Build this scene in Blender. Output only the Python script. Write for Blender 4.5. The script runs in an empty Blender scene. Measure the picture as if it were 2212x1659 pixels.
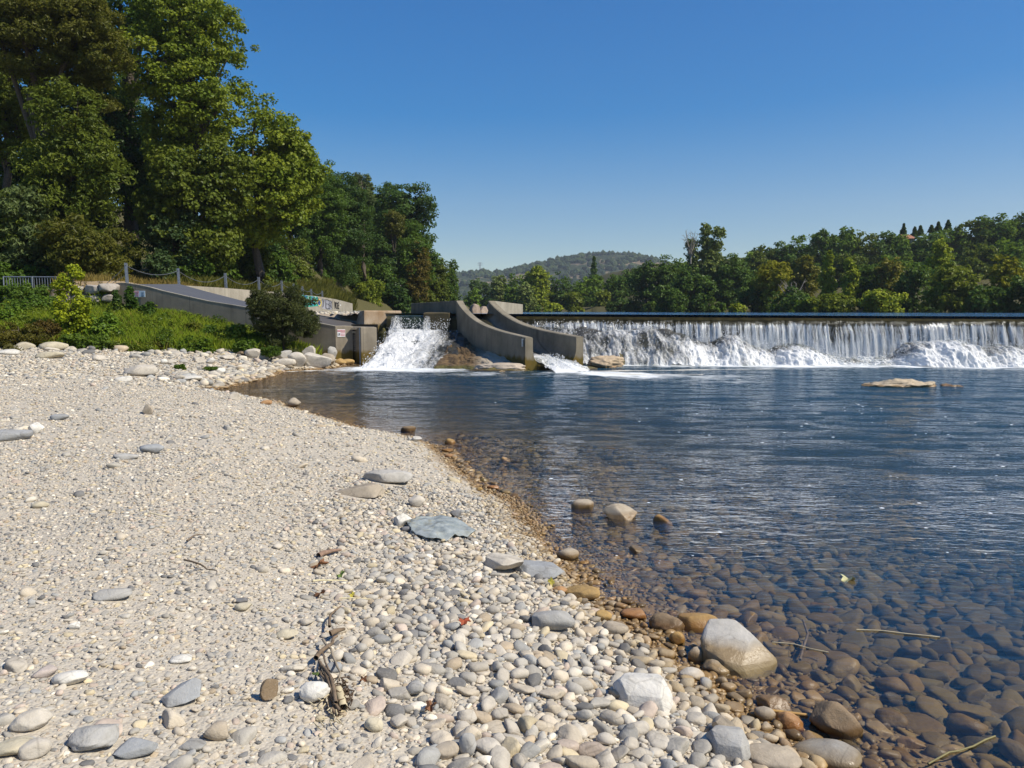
import bpy, bmesh, math, random
import numpy as np
from mathutils import Vector, Matrix
S = bpy.context.scene
COL = S.collection
R = math.radians
rnd = random.Random(7)
RNG = np.random.default_rng(11)

# ------------------------------------------------------------------ camera
CAM_H, F, CX, CY, HOR = 2.3, 1703.0, 1106.0, 829.5, 672.0
PITCH = math.atan((CY - HOR) / F)
CPI, SPI = math.cos(PITCH), math.sin(PITCH)

def ray(u, v):
    a, b = (u - CX) / F, (CY - v) / F
    return (a, CPI + b * SPI, -SPI + b * CPI)

def at(u, v, Y):
    d = ray(u, v); t = Y / d[1]
    return Vector((d[0] * t, Y, CAM_H + d[2] * t))

def onz(u, v, z=0.0):
    d = ray(u, v); t = (z - CAM_H) / d[2]
    return Vector((d[0] * t, d[1] * t, z))

def hit(u, v, H):
    d = ray(u, v); t = 1.5
    for _ in range(4000):
        if CAM_H + d[2] * t <= H(d[0] * t, d[1] * t):
            break
        t *= 1.004
    return Vector((d[0] * t, d[1] * t, CAM_H + d[2] * t)), t

cam = bpy.data.cameras.new('camera')
cam.sensor_width = 36; cam.lens = 36 * F / 2212
cam.clip_end = 12000; cam.clip_start = 0.05
co = bpy.data.objects.new('camera', cam)
co.location = (0, 0, CAM_H); co.rotation_euler = (math.pi / 2 - PITCH, 0, 0)
COL.objects.link(co); S.camera = co

# ------------------------------------------------------------------ light
SUN_EL, SUN_AZ = R(47), R(110)
W = bpy.data.worlds.new('World'); S.world = W; W.use_nodes = True
wn = W.node_tree.nodes; sky = wn.new('ShaderNodeTexSky'); sky.sky_type = 'NISHITA'
sky.sun_disc = False; sky.sun_elevation = SUN_EL; sky.sun_rotation = SUN_AZ
sky.air_density = 1.0; sky.dust_density = 0.35; sky.ozone_density = 2.6; sky.altitude = 150
hsv = wn.new('ShaderNodeHueSaturation'); hsv.inputs['Hue'].default_value = 0.513; hsv.inputs['Saturation'].default_value = 1.9; vk = wn.new('ShaderNodeVectorMath'); vk.operation = 'MULTIPLY_ADD'; vk.inputs[1].default_value = (.085,) * 3; vk.inputs[2].default_value = (1, 1, 1)
vd = wn.new('ShaderNodeVectorMath'); vd.operation = 'DIVIDE'
W.node_tree.links.new(sky.outputs[0], vk.inputs[0]); W.node_tree.links.new(sky.outputs[0], vd.inputs[0]); W.node_tree.links.new(vk.outputs[0], vd.inputs[1]); W.node_tree.links.new(vd.outputs[0], hsv.inputs['Color']); W.node_tree.links.new(hsv.outputs[0], wn['Background'].inputs[0])
wn['Background'].inputs[1].default_value = 0.112
sl = bpy.data.lights.new('sun', 'SUN'); sl.energy = 4.0; sl.angle = R(0.5); sl.color = (1, 0.925, 0.79)
so = bpy.data.objects.new('sun', sl); COL.objects.link(so)
sd_ = Vector((math.sin(SUN_AZ) * math.cos(SUN_EL), math.cos(SUN_AZ) * math.cos(SUN_EL), math.sin(SUN_EL)))
so.rotation_euler = sd_.to_track_quat('Z', 'Y').to_euler(); so.location = (40, 0, 40)
S.view_settings.view_transform = 'Standard'; S.view_settings.look = 'None'
S.view_settings.exposure = 0.6; S.view_settings.gamma = 1
S.cycles.use_denoising = True
S.cycles.max_bounces = 8; S.cycles.transparent_max_bounces = 16
S.cycles.caustics_reflective = False; S.cycles.caustics_refractive = False
S.cycles.sample_clamp_indirect = 6

# ------------------------------------------------------------------ helpers
def tag(o, label=None, cat=None, group=None, kind=None):
    if label: o['label'] = label
    if cat: o['category'] = cat
    if group: o['group'] = group
    if kind: o['kind'] = kind
    return o

def empty(name, loc, label=None, cat=None, group=None):
    o = bpy.data.objects.new(name, None); o.location = loc; COL.objects.link(o)
    return tag(o, label, cat, group)

def link(name, me, mat=None, parent=None, loc=None):
    o = bpy.data.objects.new(name, me); COL.objects.link(o)
    if mat is not None and not me.materials: me.materials.append(mat)
    if parent is not None:
        o.parent = parent
        if loc is None: o.location = -parent.location     # parts are given in world coordinates
    if loc is not None: o.location = loc
    return o

def npmesh(name, V, Fs, mat=None, smooth=True, attrs=None, cols=None):
    V = np.asarray(V, np.float32).reshape(-1, 3); Fs = np.asarray(Fs, np.int32)
    n, k = Fs.shape
    me = bpy.data.meshes.new(name)
    me.vertices.add(len(V)); me.vertices.foreach_set('co', V.ravel())
    me.loops.add(n * k); me.loops.foreach_set('vertex_index', Fs.ravel())
    me.polygons.add(n); me.polygons.foreach_set('loop_start', np.arange(n, dtype=np.int32) * k)
    me.polygons.foreach_set('use_smooth', np.full(n, smooth, dtype=bool))
    for an, arr in (attrs or {}).items():
        a = me.attributes.new(an, 'FLOAT', 'POINT'); a.data.foreach_set('value', np.asarray(arr, np.float32).ravel())
    for an, arr in (cols or {}).items():
        a = me.attributes.new(an, 'FLOAT_COLOR', 'POINT'); a.data.foreach_set('color', np.asarray(arr, np.float32).ravel())
    me.update(calc_edges=True)
    if mat: me.materials.append(mat)
    return me

def gridfaces(nu, nv):
    i = np.arange(nu * nv).reshape(nu, nv)
    return np.stack([i[:-1, :-1], i[1:, :-1], i[1:, 1:], i[:-1, 1:]], -1).reshape(-1, 4)

def _h(ix, iy, iz, s):
    h = (ix.astype(np.int64) * 374761393 + iy.astype(np.int64) * 668265263 + iz.astype(np.int64) * 2147483647 + s * 1274126177) & 0xFFFFFFFF
    h = ((h ^ (h >> 13)) * 1274126177) & 0xFFFFFFFF
    h = ((h ^ (h >> 16)) * 2246822519) & 0xFFFFFFFF
    return ((h ^ (h >> 15)) & 0xFFFFFF) / float(0xFFFFFF)

def vnoise(P, s=0):
    P = np.asarray(P, float); I = np.floor(P); f = P - I; f = f * f * (3 - 2 * f); I = I.astype(np.int64)
    x, y, z = I[..., 0], I[..., 1], I[..., 2]; fx, fy, fz = f[..., 0], f[..., 1], f[..., 2]
    def L(a, b, t): return a + (b - a) * t
    c = lambda i, j, k: _h(x + i, y + j, z + k, s)
    return L(L(L(c(0,0,0), c(1,0,0), fx), L(c(0,1,0), c(1,1,0), fx), fy),
             L(L(c(0,0,1), c(1,0,1), fx), L(c(0,1,1), c(1,1,1), fx), fy), fz) * 2 - 1

def fbm(P, o=4, s=0):
    P = np.asarray(P, float); r = 0; a = 1.0; t = 0
    for i in range(o):
        r = r + a * vnoise(P * (2.03 ** i), s + i * 17); t += a; a *= 0.5
    return r / t

def sstep(a, b, x):
    t = np.clip((np.asarray(x, float) - a) / (b - a), 0, 1); return t * t * (3 - 2 * t)

def boxmesh(name, pts_bottom, pts_top, mat, bevel=0.02):
    """A prism between two matching polygons, bevelled."""
    bm = bmesh.new(); n = len(pts_bottom)
    b = [bm.verts.new(p) for p in pts_bottom]; t = [bm.verts.new(p) for p in pts_top]
    bm.faces.new(b[::-1]); bm.faces.new(t)
    for i in range(n): bm.faces.new((b[i], b[(i + 1) % n], t[(i + 1) % n], t[i]))
    bmesh.ops.recalc_face_normals(bm, faces=bm.faces)
    if bevel: bmesh.ops.bevel(bm, geom=list(bm.edges), offset=bevel, segments=2, affect='EDGES', profile=0.6)
    me = bpy.data.meshes.new(name); bm.to_mesh(me); bm.free()
    if mat: me.materials.append(mat)
    return me

def box(name, c, s, mat, rz=0, bevel=0.01):
    hx, hy, hz = s[0] / 2, s[1] / 2, s[2] / 2; ca, sa = math.cos(rz), math.sin(rz)
    q = [(-hx, -hy), (hx, -hy), (hx, hy), (-hx, hy)]
    q = [(c[0] + x * ca - y * sa, c[1] + x * sa + y * ca) for x, y in q]
    return boxmesh(name, [(x, y, c[2] - hz) for x, y in q], [(x, y, c[2] + hz) for x, y in q], mat, bevel)

def tube_arrays(path, radii, n=7):
    path = [Vector(p) for p in path]; V = []; Fc = []
    for i, p in enumerate(path):
        a = path[max(i - 1, 0)]; b = path[min(i + 1, len(path) - 1)]; d = (b - a).normalized()
        x = d.cross(Vector((0, 0, 1)))
        if x.length < 1e-3: x = d.cross(Vector((1, 0, 0)))
        x.normalize(); y = d.cross(x)
        r = radii[i] if hasattr(radii, '__len__') else radii
        for k in range(n):
            an = 2 * math.pi * k / n; V.append(p + x * (r * math.cos(an)) + y * (r * math.sin(an)))
    for i in range(len(path) - 1):
        for k in range(n):
            Fc.append((i * n + k, i * n + (k + 1) % n, (i + 1) * n + (k + 1) % n, (i + 1) * n + k))
    return [tuple(v) for v in V], Fc

def tubes(name, specs, mat, n=7, smooth=True):
    V = []; Fc = []
    for path, r in specs:
        v, f = tube_arrays(path, r, n); o = len(V); V += v; Fc += [tuple(i + o for i in q) for q in f]
    return npmesh(name, V, Fc, mat, smooth)

# ------------------------------------------------------------------ materials
class M:
    def __init__(s, name):
        s.m = bpy.data.materials.new(name); s.m.use_nodes = True; s.t = s.m.node_tree; s.t.nodes.clear()
        s.out = s.t.nodes.new('ShaderNodeOutputMaterial')
    def n(s, ty, **k):
        x = s.t.nodes.new('ShaderNode' + ty)
        for a, b in k.items(): setattr(x, a, b)
        return x
    def put(s, sock, val):
        if hasattr(val, 'node'): s.t.links.new(val, sock)
        elif hasattr(val, 'outputs'): s.t.links.new(val.outputs[0], sock)
        elif val is not None:
            if isinstance(val, tuple) and len(val) == 3 and sock.type == 'RGBA': val = val + (1,)
            sock.default_value = val
    def pos(s): return s.n('NewGeometry').outputs['Position']
    def map(s, vec, sc=(1, 1, 1), loc=(0, 0, 0)):
        x = s.n('Mapping'); s.put(x.inputs[0], vec); x.inputs['Scale'].default_value = sc; x.inputs['Location'].default_value = loc
        return x.outputs[0]
    def noise(s, vec, scale=5, detail=4, rough=0.55, dist=0, col=False):
        x = s.n('TexNoise'); s.put(x.inputs['Vector'], vec); s.put(x.inputs['Scale'], scale); x.inputs['Detail'].default_value = detail
        x.inputs['Roughness'].default_value = rough; x.inputs['Distortion'].default_value = dist
        return x.outputs['Color' if col else 'Fac']
    def vor(s, vec, scale=5, feature='F1', out='Distance', rand=1.0):
        x = s.n('TexVoronoi', feature=feature); s.put(x.inputs['Vector'], vec); x.inputs['Scale'].default_value = scale
        x.inputs['Randomness'].default_value = rand
        return x.outputs[out]
    def ramp(s, fac, stops, interp='LINEAR'):
        x = s.n('ValToRGB'); s.put(x.inputs[0], fac); e = x.color_ramp.elements; x.color_ramp.interpolation = interp
        while len(e) < len(stops): e.new(0.5)
        for i, (p, c) in enumerate(stops):
            e[i].position = p; e[i].color = (c + (1,)) if isinstance(c, tuple) else (c, c, c, 1)
        return x.outputs[0]
    def mix(s, f, a, b, mode='MIX'):
        x = s.n('Mix', data_type='RGBA', blend_type=mode); s.put(x.inputs[0], f); s.put(x.inputs[6], a); s.put(x.inputs[7], b)
        return x.outputs[2]
    def math(s, op, a, b=None, c=None, clamp=False):
        x = s.n('Math', operation=op, use_clamp=clamp); s.put(x.inputs[0], a)
        if b is not None: s.put(x.inputs[1], b)
        if c is not None: s.put(x.inputs[2], c)
        return x.outputs[0]
    def mr(s, v, a, b, c=0.0, d=1.0):
        x = s.n('MapRange'); s.put(x.inputs[0], v)
        for i, q in enumerate((a, b, c, d)): x.inputs[i + 1].default_value = q
        return x.outputs[0]
    def z(s, vec=None, i=2):
        x = s.n('SeparateXYZ'); s.put(x.inputs[0], vec if vec is not None else s.pos()); return x.outputs[i]
    def attr(s, name, out='Fac'):
        return s.n('Attribute', attribute_name=name).outputs[out]
    def bump(s, h, strength=0.5, dist=0.02, normal=None):
        x = s.n('Bump'); s.put(x.inputs['Height'], h); s.put(x.inputs['Strength'], strength); x.inputs['Distance'].default_value = dist
        if normal is not None: s.put(x.inputs['Normal'], normal)
        return x.outputs[0]
    def bsdf(s, col, rough=0.8, spec=0.3, normal=None, metal=0.0):
        x = s.n('BsdfPrincipled'); s.put(x.inputs['Base Color'], col); s.put(x.inputs['Roughness'], rough)
        s.put(x.inputs['Specular IOR Level'], spec); x.inputs['Metallic'].default_value = metal
        if normal is not None: s.put(x.inputs['Normal'], normal)
        return x.outputs[0]
    def sh(s, ty, **k):
        x = s.n(ty)
        for a, b in k.items(): s.put(x.inputs[a.replace('_', ' ')], b)
        return x.outputs[0]
    def mixsh(s, f, a, b):
        x = s.n('MixShader'); s.put(x.inputs[0], f); s.put(x.inputs[1], a); s.put(x.inputs[2], b); return x.outputs[0]
    def done(s, shader):
        s.put(s.out.inputs['Surface'], shader); return s.m

def leaf_mat(name, a, b, trans=0.3):
    a, b = ((q[0] * 1.12, q[1] * 1.2, q[2] * 0.75) for q in (a, b))
    m = M(name); t = m.attr('tone')
    isl = m.n('NewGeometry').outputs['Random Per Island']
    c = m.mix(t, a, b)
    c = m.mix(m.mr(isl, 0, 1, 0, 0.35), c, tuple(x * 0.5 for x in a))
    d = m.sh('BsdfDiffuse', Color=c); tr = m.sh('BsdfTranslucent', Color=m.mix(0.35, c, (0.16, 0.2, 0.02)))
    g = m.sh('BsdfGlossy', Color=(1, 1, 1), Roughness=0.45)
    return m.done(m.mixsh(0.010, m.mixsh(trans, d, tr), g))

def concrete(name, base, dark, algae=0.0, top=0.35):
    m = M(name); p = m.pos(); z = m.z(p)
    big = m.noise(p, 0.9, 5, 0.6); streak = m.noise(m.map(p, (5, 5, 0.35)), 1.0, 4, 0.65); fine = m.noise(p, 26, 4, 0.7)
    c = m.mix(m.ramp(big, [(0.35, 0.0), (0.7, 1.0)]), dark, base)
    c = m.mix(m.ramp(streak, [(0.5, 0.0), (0.78, 0.6)]), c, tuple(x * 0.45 for x in dark))
    c = m.mix(m.mr(fine, 0.3, 0.75, 0, 0.35), c, tuple(x * 0.6 for x in base))
    cd = m.math('ADD', m.math('MULTIPLY', m.z(p, 0), 0.93), m.math('MULTIPLY', m.z(p, 1), 0.41)); jt = m.math('ABSOLUTE', m.math('SUBTRACT', m.math('FRACT', m.math('DIVIDE', cd, 2.3)), 0.5))
    c = m.mix(m.mr(jt, 0.0, 0.012, 0.55, 0.0), c, tuple(x * 0.3 for x in dark))
    pit = m.noise(p, 9, 6, 0.8); c = m.mix(m.mr(pit, 0.60, 0.70, 0, 0.45), c, tuple(x * 0.4 for x in dark))
    if algae:
        lvl = m.math('SUBTRACT', z, m.math('MULTIPLY', m.noise(m.map(p, (3, 3, 1)), 1.5, 5, 0.7), 0.5))
        f = m.mr(lvl, top - 0.12, top - 0.28)
        al = m.mix(m.noise(p, 3, 4), (0.055, 0.058, 0.008), (0.19, 0.115, 0.025))
        c = m.mix(m.math('MULTIPLY', f, algae, clamp=True), c, al)
    nrm = m.bump(m.math('ADD', m.math('MULTIPLY', fine, 0.6), big), 0.35, 0.03)
    return m.done(m.bsdf(c, 0.85, 0.25, nrm))

def plain(name, col, rough=0.7, metal=0.0, var=0.25, spec=0.3):
    m = M(name); p = m.pos(); n = m.noise(p, 14, 4, 0.65)
    c = m.mix(m.mr(n, 0.3, 0.7), tuple(x * (1 - var) for x in col), tuple(min(1, x * (1 + var * 0.5)) for x in col))
    return m.done(m.bsdf(c, rough, spec, m.bump(n, 0.15, 0.01), metal))

def stone_mat(name, source):
    """source 'obj' reads the object's colour, 'attr' the colour attribute of a merged mesh."""
    m = M(name); p = m.pos(); z = m.z(p)
    if source == 'obj': col = m.n('ObjectInfo').outputs['Color']
    else: col = m.attr('col', 'Color')
    tc = m.n('TexCoord').outputs['Object'] if source == 'obj' else p
    n1 = m.noise(p, 18, 5, 0.6); n2 = m.noise(p, 95, 3, 0.6); n3 = m.noise(m.map(p, (8, 8, 30), (3, 1, 0)), 1, 4, 0.6)
    c = m.mix(m.mr(n1, 0.35, 0.7, 0, 0.45), col, m.mix(0.55, col, (0.09, 0.08, 0.06)))
    c = m.mix(m.mr(n2, 0.55, 0.75, 0, 0.35), c, m.mix(0.5, col, (0.62, 0.58, 0.5)))
    c = m.mix(m.mr(n3, 0.62, 0.74, 0, 0.3), c, m.mix(0.6, col, (0.2, 0.15, 0.09)))
    if source == 'obj':      # the colour's alpha says how high the wet ochre band climbs; big stones get coarse mottling too
        z = m.math('SUBTRACT', z, m.math('MULTIPLY', m.math('SUBTRACT', 1.0, m.n('ObjectInfo').outputs['Alpha']), 0.5))
        n0 = m.noise(p, 4.5, 6, 0.7, 0.6); c = m.mix(m.mr(n0, 0.46, 0.72, 0, 0.55), c, m.mix(0.65, col, (0.16, 0.125, 0.085)))
        crack = m.mr(m.vor(m.map(p, (5, 5, 8)), 1.0, 'DISTANCE_TO_EDGE'), 0.0, 0.03, 0.35, 0.0); c = m.mix(m.math('MULTIPLY', crack, m.mr(n0, 0.4, 0.6)), c, (0.07, 0.06, 0.045))
    lvl = m.math('ADD', z, m.math('MULTIPLY', m.math('SUBTRACT', m.noise(p, 3.0, 3), 0.5), 0.09))
    wet = m.mr(lvl, 0.075, 0.03)
    wc = m.mix(1.0, c, (0.62, 0.48, 0.29), 'MULTIPLY')
    c2 = m.mix(wet, c, wc)
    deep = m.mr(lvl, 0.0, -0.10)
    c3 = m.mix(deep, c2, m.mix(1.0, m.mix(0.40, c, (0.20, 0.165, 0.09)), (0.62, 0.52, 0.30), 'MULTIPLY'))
    gl = m.math('MULTIPLY', wet, m.math('SUBTRACT', 1.0, deep)); rough = m.mr(gl, 0, 1, 0.85, 0.35)
    return m.done(m.bsdf(c3, rough, m.mr(gl, 0, 1, 0.15, 0.45), m.bump(m.math('ADD', n1, m.math('MULTIPLY', n2, 0.3)), 0.5, 0.012, m.bump(n0, 0.6, 0.02) if source == 'obj' else None)))

STONE_OBJ = stone_mat('stone', 'obj'); STONE_ATTR = stone_mat('stone_many', 'attr')
CONC = concrete('concrete', (0.35, 0.30, 0.225), (0.21, 0.18, 0.135), 1.0, 0.5)
CONC_DRY = concrete('concrete_dry', (0.44, 0.40, 0.32), (0.30, 0.27, 0.21))
CONC_OLD = concrete('concrete_old', (0.54, 0.45, 0.34), (0.30, 0.19, 0.10), 0.9, 1.62)
CONC_MOSS = concrete('concrete_mossy', (0.16, 0.12, 0.06), (0.06, 0.055, 0.03))
CONC_CHUTE = concrete('concrete_chute', (0.31, 0.27, 0.20), (0.165, 0.145, 0.105), 1.0, 0.42)
STEEL = plain('galvanised_steel', (0.30, 0.33, 0.38), 0.45, 0.6)
DARKSTEEL = plain('dark_steel', (0.07, 0.065, 0.06), 0.6, 0.3)
BARK = plain('bark', (0.10, 0.08, 0.06), 0.95, 0, 0.5)
PALEBARK = plain('pale_bark', (0.30, 0.27, 0.23), 0.9, 0, 0.4)
# ------------------------------------------------------------------ terrain shape
_shore_px = [(1960,1850),(1840,1725),(1740,1630),(1640,1562),(1560,1500),(1480,1440),(1400,1385),(1330,1330),(1280,1280),(1235,1230),
 (1190,1190),(1150,1140),(1110,1092),(1050,1062),(1010,1030),(972,995),(940,965),(900,946),(840,937),(780,925),(720,908),(640,884),
 (590,868),(540,860),(490,853),(440,850),(425,845),(470,840),(510,832),(550,822),(585,812),(610,803),(650,800),(700,797),(740,791),(765,786)]
SHORE = [tuple(onz(u, v)[:2]) for u, v in _shore_px]
LAND = np.array([(4, -50), (3.2, -3), (2.6, 1.5)] + SHORE + [(-6.6, 37), (-6.2, 39.5), (-8.6, 41), (-8.6, 57), (-15.9, 61), (-16.7, 86), (-12, 100), (-8.5, 125), (-6, 170),
                 (-20, 220), (-60, 400), (-4000, 2500), (-4000, -50)])

def sdist(x, y):
    x = np.asarray(x, float); y = np.asarray(y, float)
    d = np.full(x.shape, 1e9); ins = np.zeros(x.shape, bool)
    n = len(LAND)
    for i in range(n):
        ax, ay = LAND[i]; bx, by = LAND[(i + 1) % n]
        ex, ey = bx - ax, by - ay; L = ex * ex + ey * ey
        t = np.clip(((x - ax) * ex + (y - ay) * ey) / L, 0, 1)
        d = np.minimum(d, (x - ax - t * ex) ** 2 + (y - ay - t * ey) ** 2)
        c = (ay > y) != (by > y)
        if ay != by: ins ^= c & (x < (bx - ax) * (y - ay) / (by - ay) + ax)
    d = np.sqrt(d)
    return np.where(ins, d, -d)

def weir_y(x): return 36.7 - 0.09 * np.asarray(x, float)
def lip_z(x): return 2.14 - 0.005 * np.asarray(x, float)

def veg_y(x): return np.interp(x, [-60, -30, -19, -12, -8], [24, 26.5, 29.6, 31.6, 33.4])

def ground(x, y):
    x = np.asarray(x, float); y = np.asarray(y, float); P = np.stack([x, y, 0 * x], -1)
    sd = sdist(x, y)
    sdn = sd + 0.10 * vnoise(P * 1.1, 3) * np.clip(np.abs(sd), 0, 1) + 0.04 * vnoise(P * 4, 5)
    land = np.interp(sdn, [0, .3, 1, 3.5, 8, 15, 25, 60], [0, .09, .24, .62, .85, 1.05, 1.3, 1.8])
    land = land + 0.05 * fbm(P * 0.5, 3, 9) * np.clip(sd / 2, 0, 1) + 0.010 * vnoise(P * 5, 2)
    bed = np.interp(-sdn, [0, .4, 1, 3, 6, 10, 20, 60], [0, -.045, -.10, -.29, -.62, -1.1, -1.9, -2.1]) + 0.02 * vnoise(P * 3, 4)
    z = np.where(sd > 0, land, bed)
    lm = sd > 0
    bank = 1.05 * np.clip((-8.5 - x) / 7, 0, 1) * sstep(0, 5.5, y - veg_y(x))
    z = np.where(lm, z + bank, z)
    plat = np.maximum(sstep(-17.2, -17.9, x) * sstep(40.3, 41.2, y), sstep(-18.1, -18.9, x) * sstep(0, 1.1, y - np.interp(x, [-24, -22, -21.4], [39.6, 39.3, 36.0])))
    plat = np.maximum(plat, (y > 80) * sstep(0, 4, sd))
    hill = 3.55 + 0.30 * np.maximum(0, -28 - x) + 0.14 * np.maximum(0, y - 47) * sstep(-18.5, -24, x) + 0.4 * fbm(P * 0.25, 3, 8)
    hill = np.where(x < -17, np.minimum(hill, 15), hill)
    z = np.where(lm, z * (1 - plat) + np.where(y > 90, np.minimum(hill, 7), hill) * plat, z)
    rub = (x > -17.4) & lm & (y > 38.6) & (y < 80)
    rubz = 2.12 + 0.12 * fbm(P * 0.9, 4, 3) + 0.08 * vnoise(P * 2.3, 6)
    z = np.where(rub & (plat < 0.5), np.where(y < 41, np.where((x > -11.8) & (y > 39.3), np.minimum(rubz, 2.15), np.minimum(rubz, 1.0)), rubz), z)
    # upstream bed and the far bank
    up = (~lm) & (y > weir_y(x) + 0.5)
    z = np.where(up, 0.6, z)
    yb = np.interp(x, [-60, -10, 10, 30, 60, 120, 400], [215, 205, 180, 140, 108, 75, 20])
    far = y - yb
    fb = 2.0 + np.clip(far, -3, 6) * 0.22 + np.clip(far - 6, 0, 200) * 0.115 * sstep(8, 60, x) + 1.2 * fbm(P * 0.03, 3, 12)
    fb = np.minimum(fb, 18.0)
    z = np.where((~lm) & (far > -3), fb, z)
    return z

def G1(x, y): return float(ground(np.array([x]), np.array([y]))[0])

# a coarse fast lookup for ray hits
def hitg(u, v):
    d = ray(u, v); t = np.geomspace(1.6, 60, 3000)
    zz = ground(d[0] * t, d[1] * t); k = np.argmax(CAM_H + d[2] * t <= zz)
    return Vector((d[0] * t[k], d[1] * t[k], zz[k])), t[k]

ys = np.concatenate([np.linspace(-14, 2, 18)[:-1], np.geomspace(2, 48, 330)[:-1], np.geomspace(48, 2400, 100)])
tt = np.linspace(-1, 1, 460); ss = 0.75 * tt + 1.3 * tt ** 5
Yg, Sg = np.meshgrid(ys, ss, indexing='ij'); Xg = Sg * (np.maximum(Yg, -4) + 9)
Zg = ground(Xg, Yg); SDg = sdist(Xg, Yg)
m = M('gravel_ground'); p = m.pos(); z = m.z(p)
v1 = m.vor(p, 28, out='Color'); v2 = m.vor(p, 60, out='Color'); d1 = m.vor(p, 28); d2 = m.vor(p, 60)
def grey(c): return m.n('SeparateColor'), c
s1 = m.n('SeparateColor'); m.put(s1.inputs[0], v1); s2 = m.n('SeparateColor'); m.put(s2.inputs[0], v2)
pal = [(0.0, (0.26, 0.25, 0.235)), (0.15, (0.36, 0.34, 0.30)), (0.4, (0.44, 0.40, 0.33)), (0.7, (0.48, 0.43, 0.35)), (0.88, (0.36, 0.29, 0.21)), (1.0, (0.6, 0.56, 0.49))]
ca = m.ramp(s1.outputs[0], pal); cb = m.ramp(s2.outputs[0], pal)
sand = m.mix(m.noise(p, 120, 3), (0.40, 0.355, 0.285), (0.53, 0.475, 0.385))
gc = m.mix(m.mr(d2, 0.25, 0.5), cb, sand)
gc = m.mix(m.math('MULTIPLY', m.mr(d1, 0.34, 0.2), m.mr(s1.outputs[1], 0.45, 0.55)), gc, ca)
patch = m.noise(p, 0.55, 4, 0.6)
gc = m.mix(m.mr(patch, 0.45, 0.7, 0, 0.5), gc, sand)
grassy = m.attr('veg'); soil = m.mix(m.noise(p, 6, 5), (0.05, 0.055, 0.018), (0.12, 0.1, 0.045))
dry = m.mix(m.noise(p, 5, 5), (0.25, 0.17, 0.09), (0.36, 0.27, 0.16))
gc = m.mix(grassy, gc, soil); gc = m.mix(m.attr('dry'), gc, dry)
rubc = m.mix(m.noise(p, 2.2, 5, 0.7), (0.30, 0.24, 0.18), (0.46, 0.38, 0.29)); gc = m.mix(m.attr('rub'), gc, rubc)
lv = m.math('ADD', z, m.math('MULTIPLY', m.math('SUBTRACT', m.noise(p, 3, 3), 0.5), 0.08))
gc = m.mix(m.mr(lv, 0.085, 0.02), gc, m.mix(1.0, gc, (0.5, 0.36, 0.2), 'MULTIPLY'))
gc = m.mix(m.mr(lv, 0.0, -0.2), gc, m.mix(m.noise(p, 5, 4), (0.09, 0.075, 0.04), (0.19, 0.145, 0.075)))
hb = m.math('ADD', m.math('MULTIPLY', m.math('SUBTRACT', 1.0, d1), 0.6), m.math('MULTIPLY', m.math('SUBTRACT', 1.0, d2), 0.4))
GROUND = m.done(m.bsdf(gc, 0.9, 0.15, m.bump(hb, 0.6, 0.02)))
veg = np.where(SDg > 0, np.maximum(sstep(0.2, 1.6, Yg - veg_y(Xg) + 0.7 * fbm(np.stack([Xg, Yg, 0 * Xg], -1) * 0.5, 3, 5)) * sstep(-8.0, -9.5, Xg), (Yg > 85)), (Yg > 60))
dryv = ((Xg < -17.4) & (Yg > 36.5) & (Yg < 62) & (Xg > -21.5)).astype(float) * 0.85
rubv = ((Xg > -17.3) & (Yg > 38.6) & (Yg < 80) & (SDg > 0)).astype(float)
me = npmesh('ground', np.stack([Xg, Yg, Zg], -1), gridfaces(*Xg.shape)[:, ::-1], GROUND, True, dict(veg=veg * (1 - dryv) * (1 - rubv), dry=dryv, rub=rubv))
tag(link('ground', me), kind='structure')

# ------------------------------------------------------------------ the pool below the weir
ysw = np.concatenate([np.linspace(-14, 2, 12)[:-1], np.geomspace(2, 40, 260)]); tw = np.linspace(-1, 1, 380); sw = 0.8 * tw + 1.2 * tw ** 5
Yw, Sw = np.meshgrid(ysw, sw, indexing='ij'); Xw = Sw * (np.maximum(Yw, -4) + 9)
depth = -ground(Xw, Yw)
def segd(X, Y, a, b):
    ex, ey = b[0] - a[0], b[1] - a[1]; t = np.clip(((X - a[0]) * ex + (Y - a[1]) * ey) / (ex * ex + ey * ey), 0, 1)
    return np.hypot(X - a[0] - t * ex, Y - a[1] - t * ey)
base_line = weir_y(Xw) - 2.6
foam = 0.95 * sstep(-1.5, -0.1, Yw - base_line) * (Xw > 3.2)
foam = np.maximum(foam, 1.0 * sstep(1.4, 0.2, segd(Xw, Yw, (-5.9, 31.9), (-3.4, 31.4))))
foam = np.maximum(foam, 0.84 * sstep(2.9, 0.3, segd(Xw, Yw, (-6.0, 31.4), (-2.8, 30.6))))
foam = np.maximum(foam, 1.0 * sstep(1.1, 0.1, segd(Xw, Yw, (2.1, 30.3), (2.7, 29.2))))
foam = np.maximum(foam, 0.86 * sstep(2.5, 0.2, segd(Xw, Yw, (2.4, 29.8), (5.0, 27.9))))
slick = sstep(0.42, 0.18, np.abs(Yw - np.interp(Xw, [3.0, 4.5, 6.0, 8.5, 11.5], [30.2, 30.5, 30.7, 31.0, 31.6])) + 0.02 * np.maximum(0, Xw - 5)) * (Xw > 3.0) * (Xw < 11.5)
slick = np.maximum(slick, sstep(0.36, 0.15, np.abs(Yw - np.interp(Xw, [3.0, 4.6, 7.2], [28.9, 28.7, 28.5]))) * (Xw > 3.3) * (Xw < 7.0))
slick = np.maximum(slick, sstep(0.42, 0.2, segd(Xw, Yw, (-9.4, 29.7), (-7.4, 30.7))))
trail = 0.52 * sstep(5.5, 0.5, segd(Xw, Yw, (-5.2, 30.5), (-1.0, 28.5))) * (Yw < 32)
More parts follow.
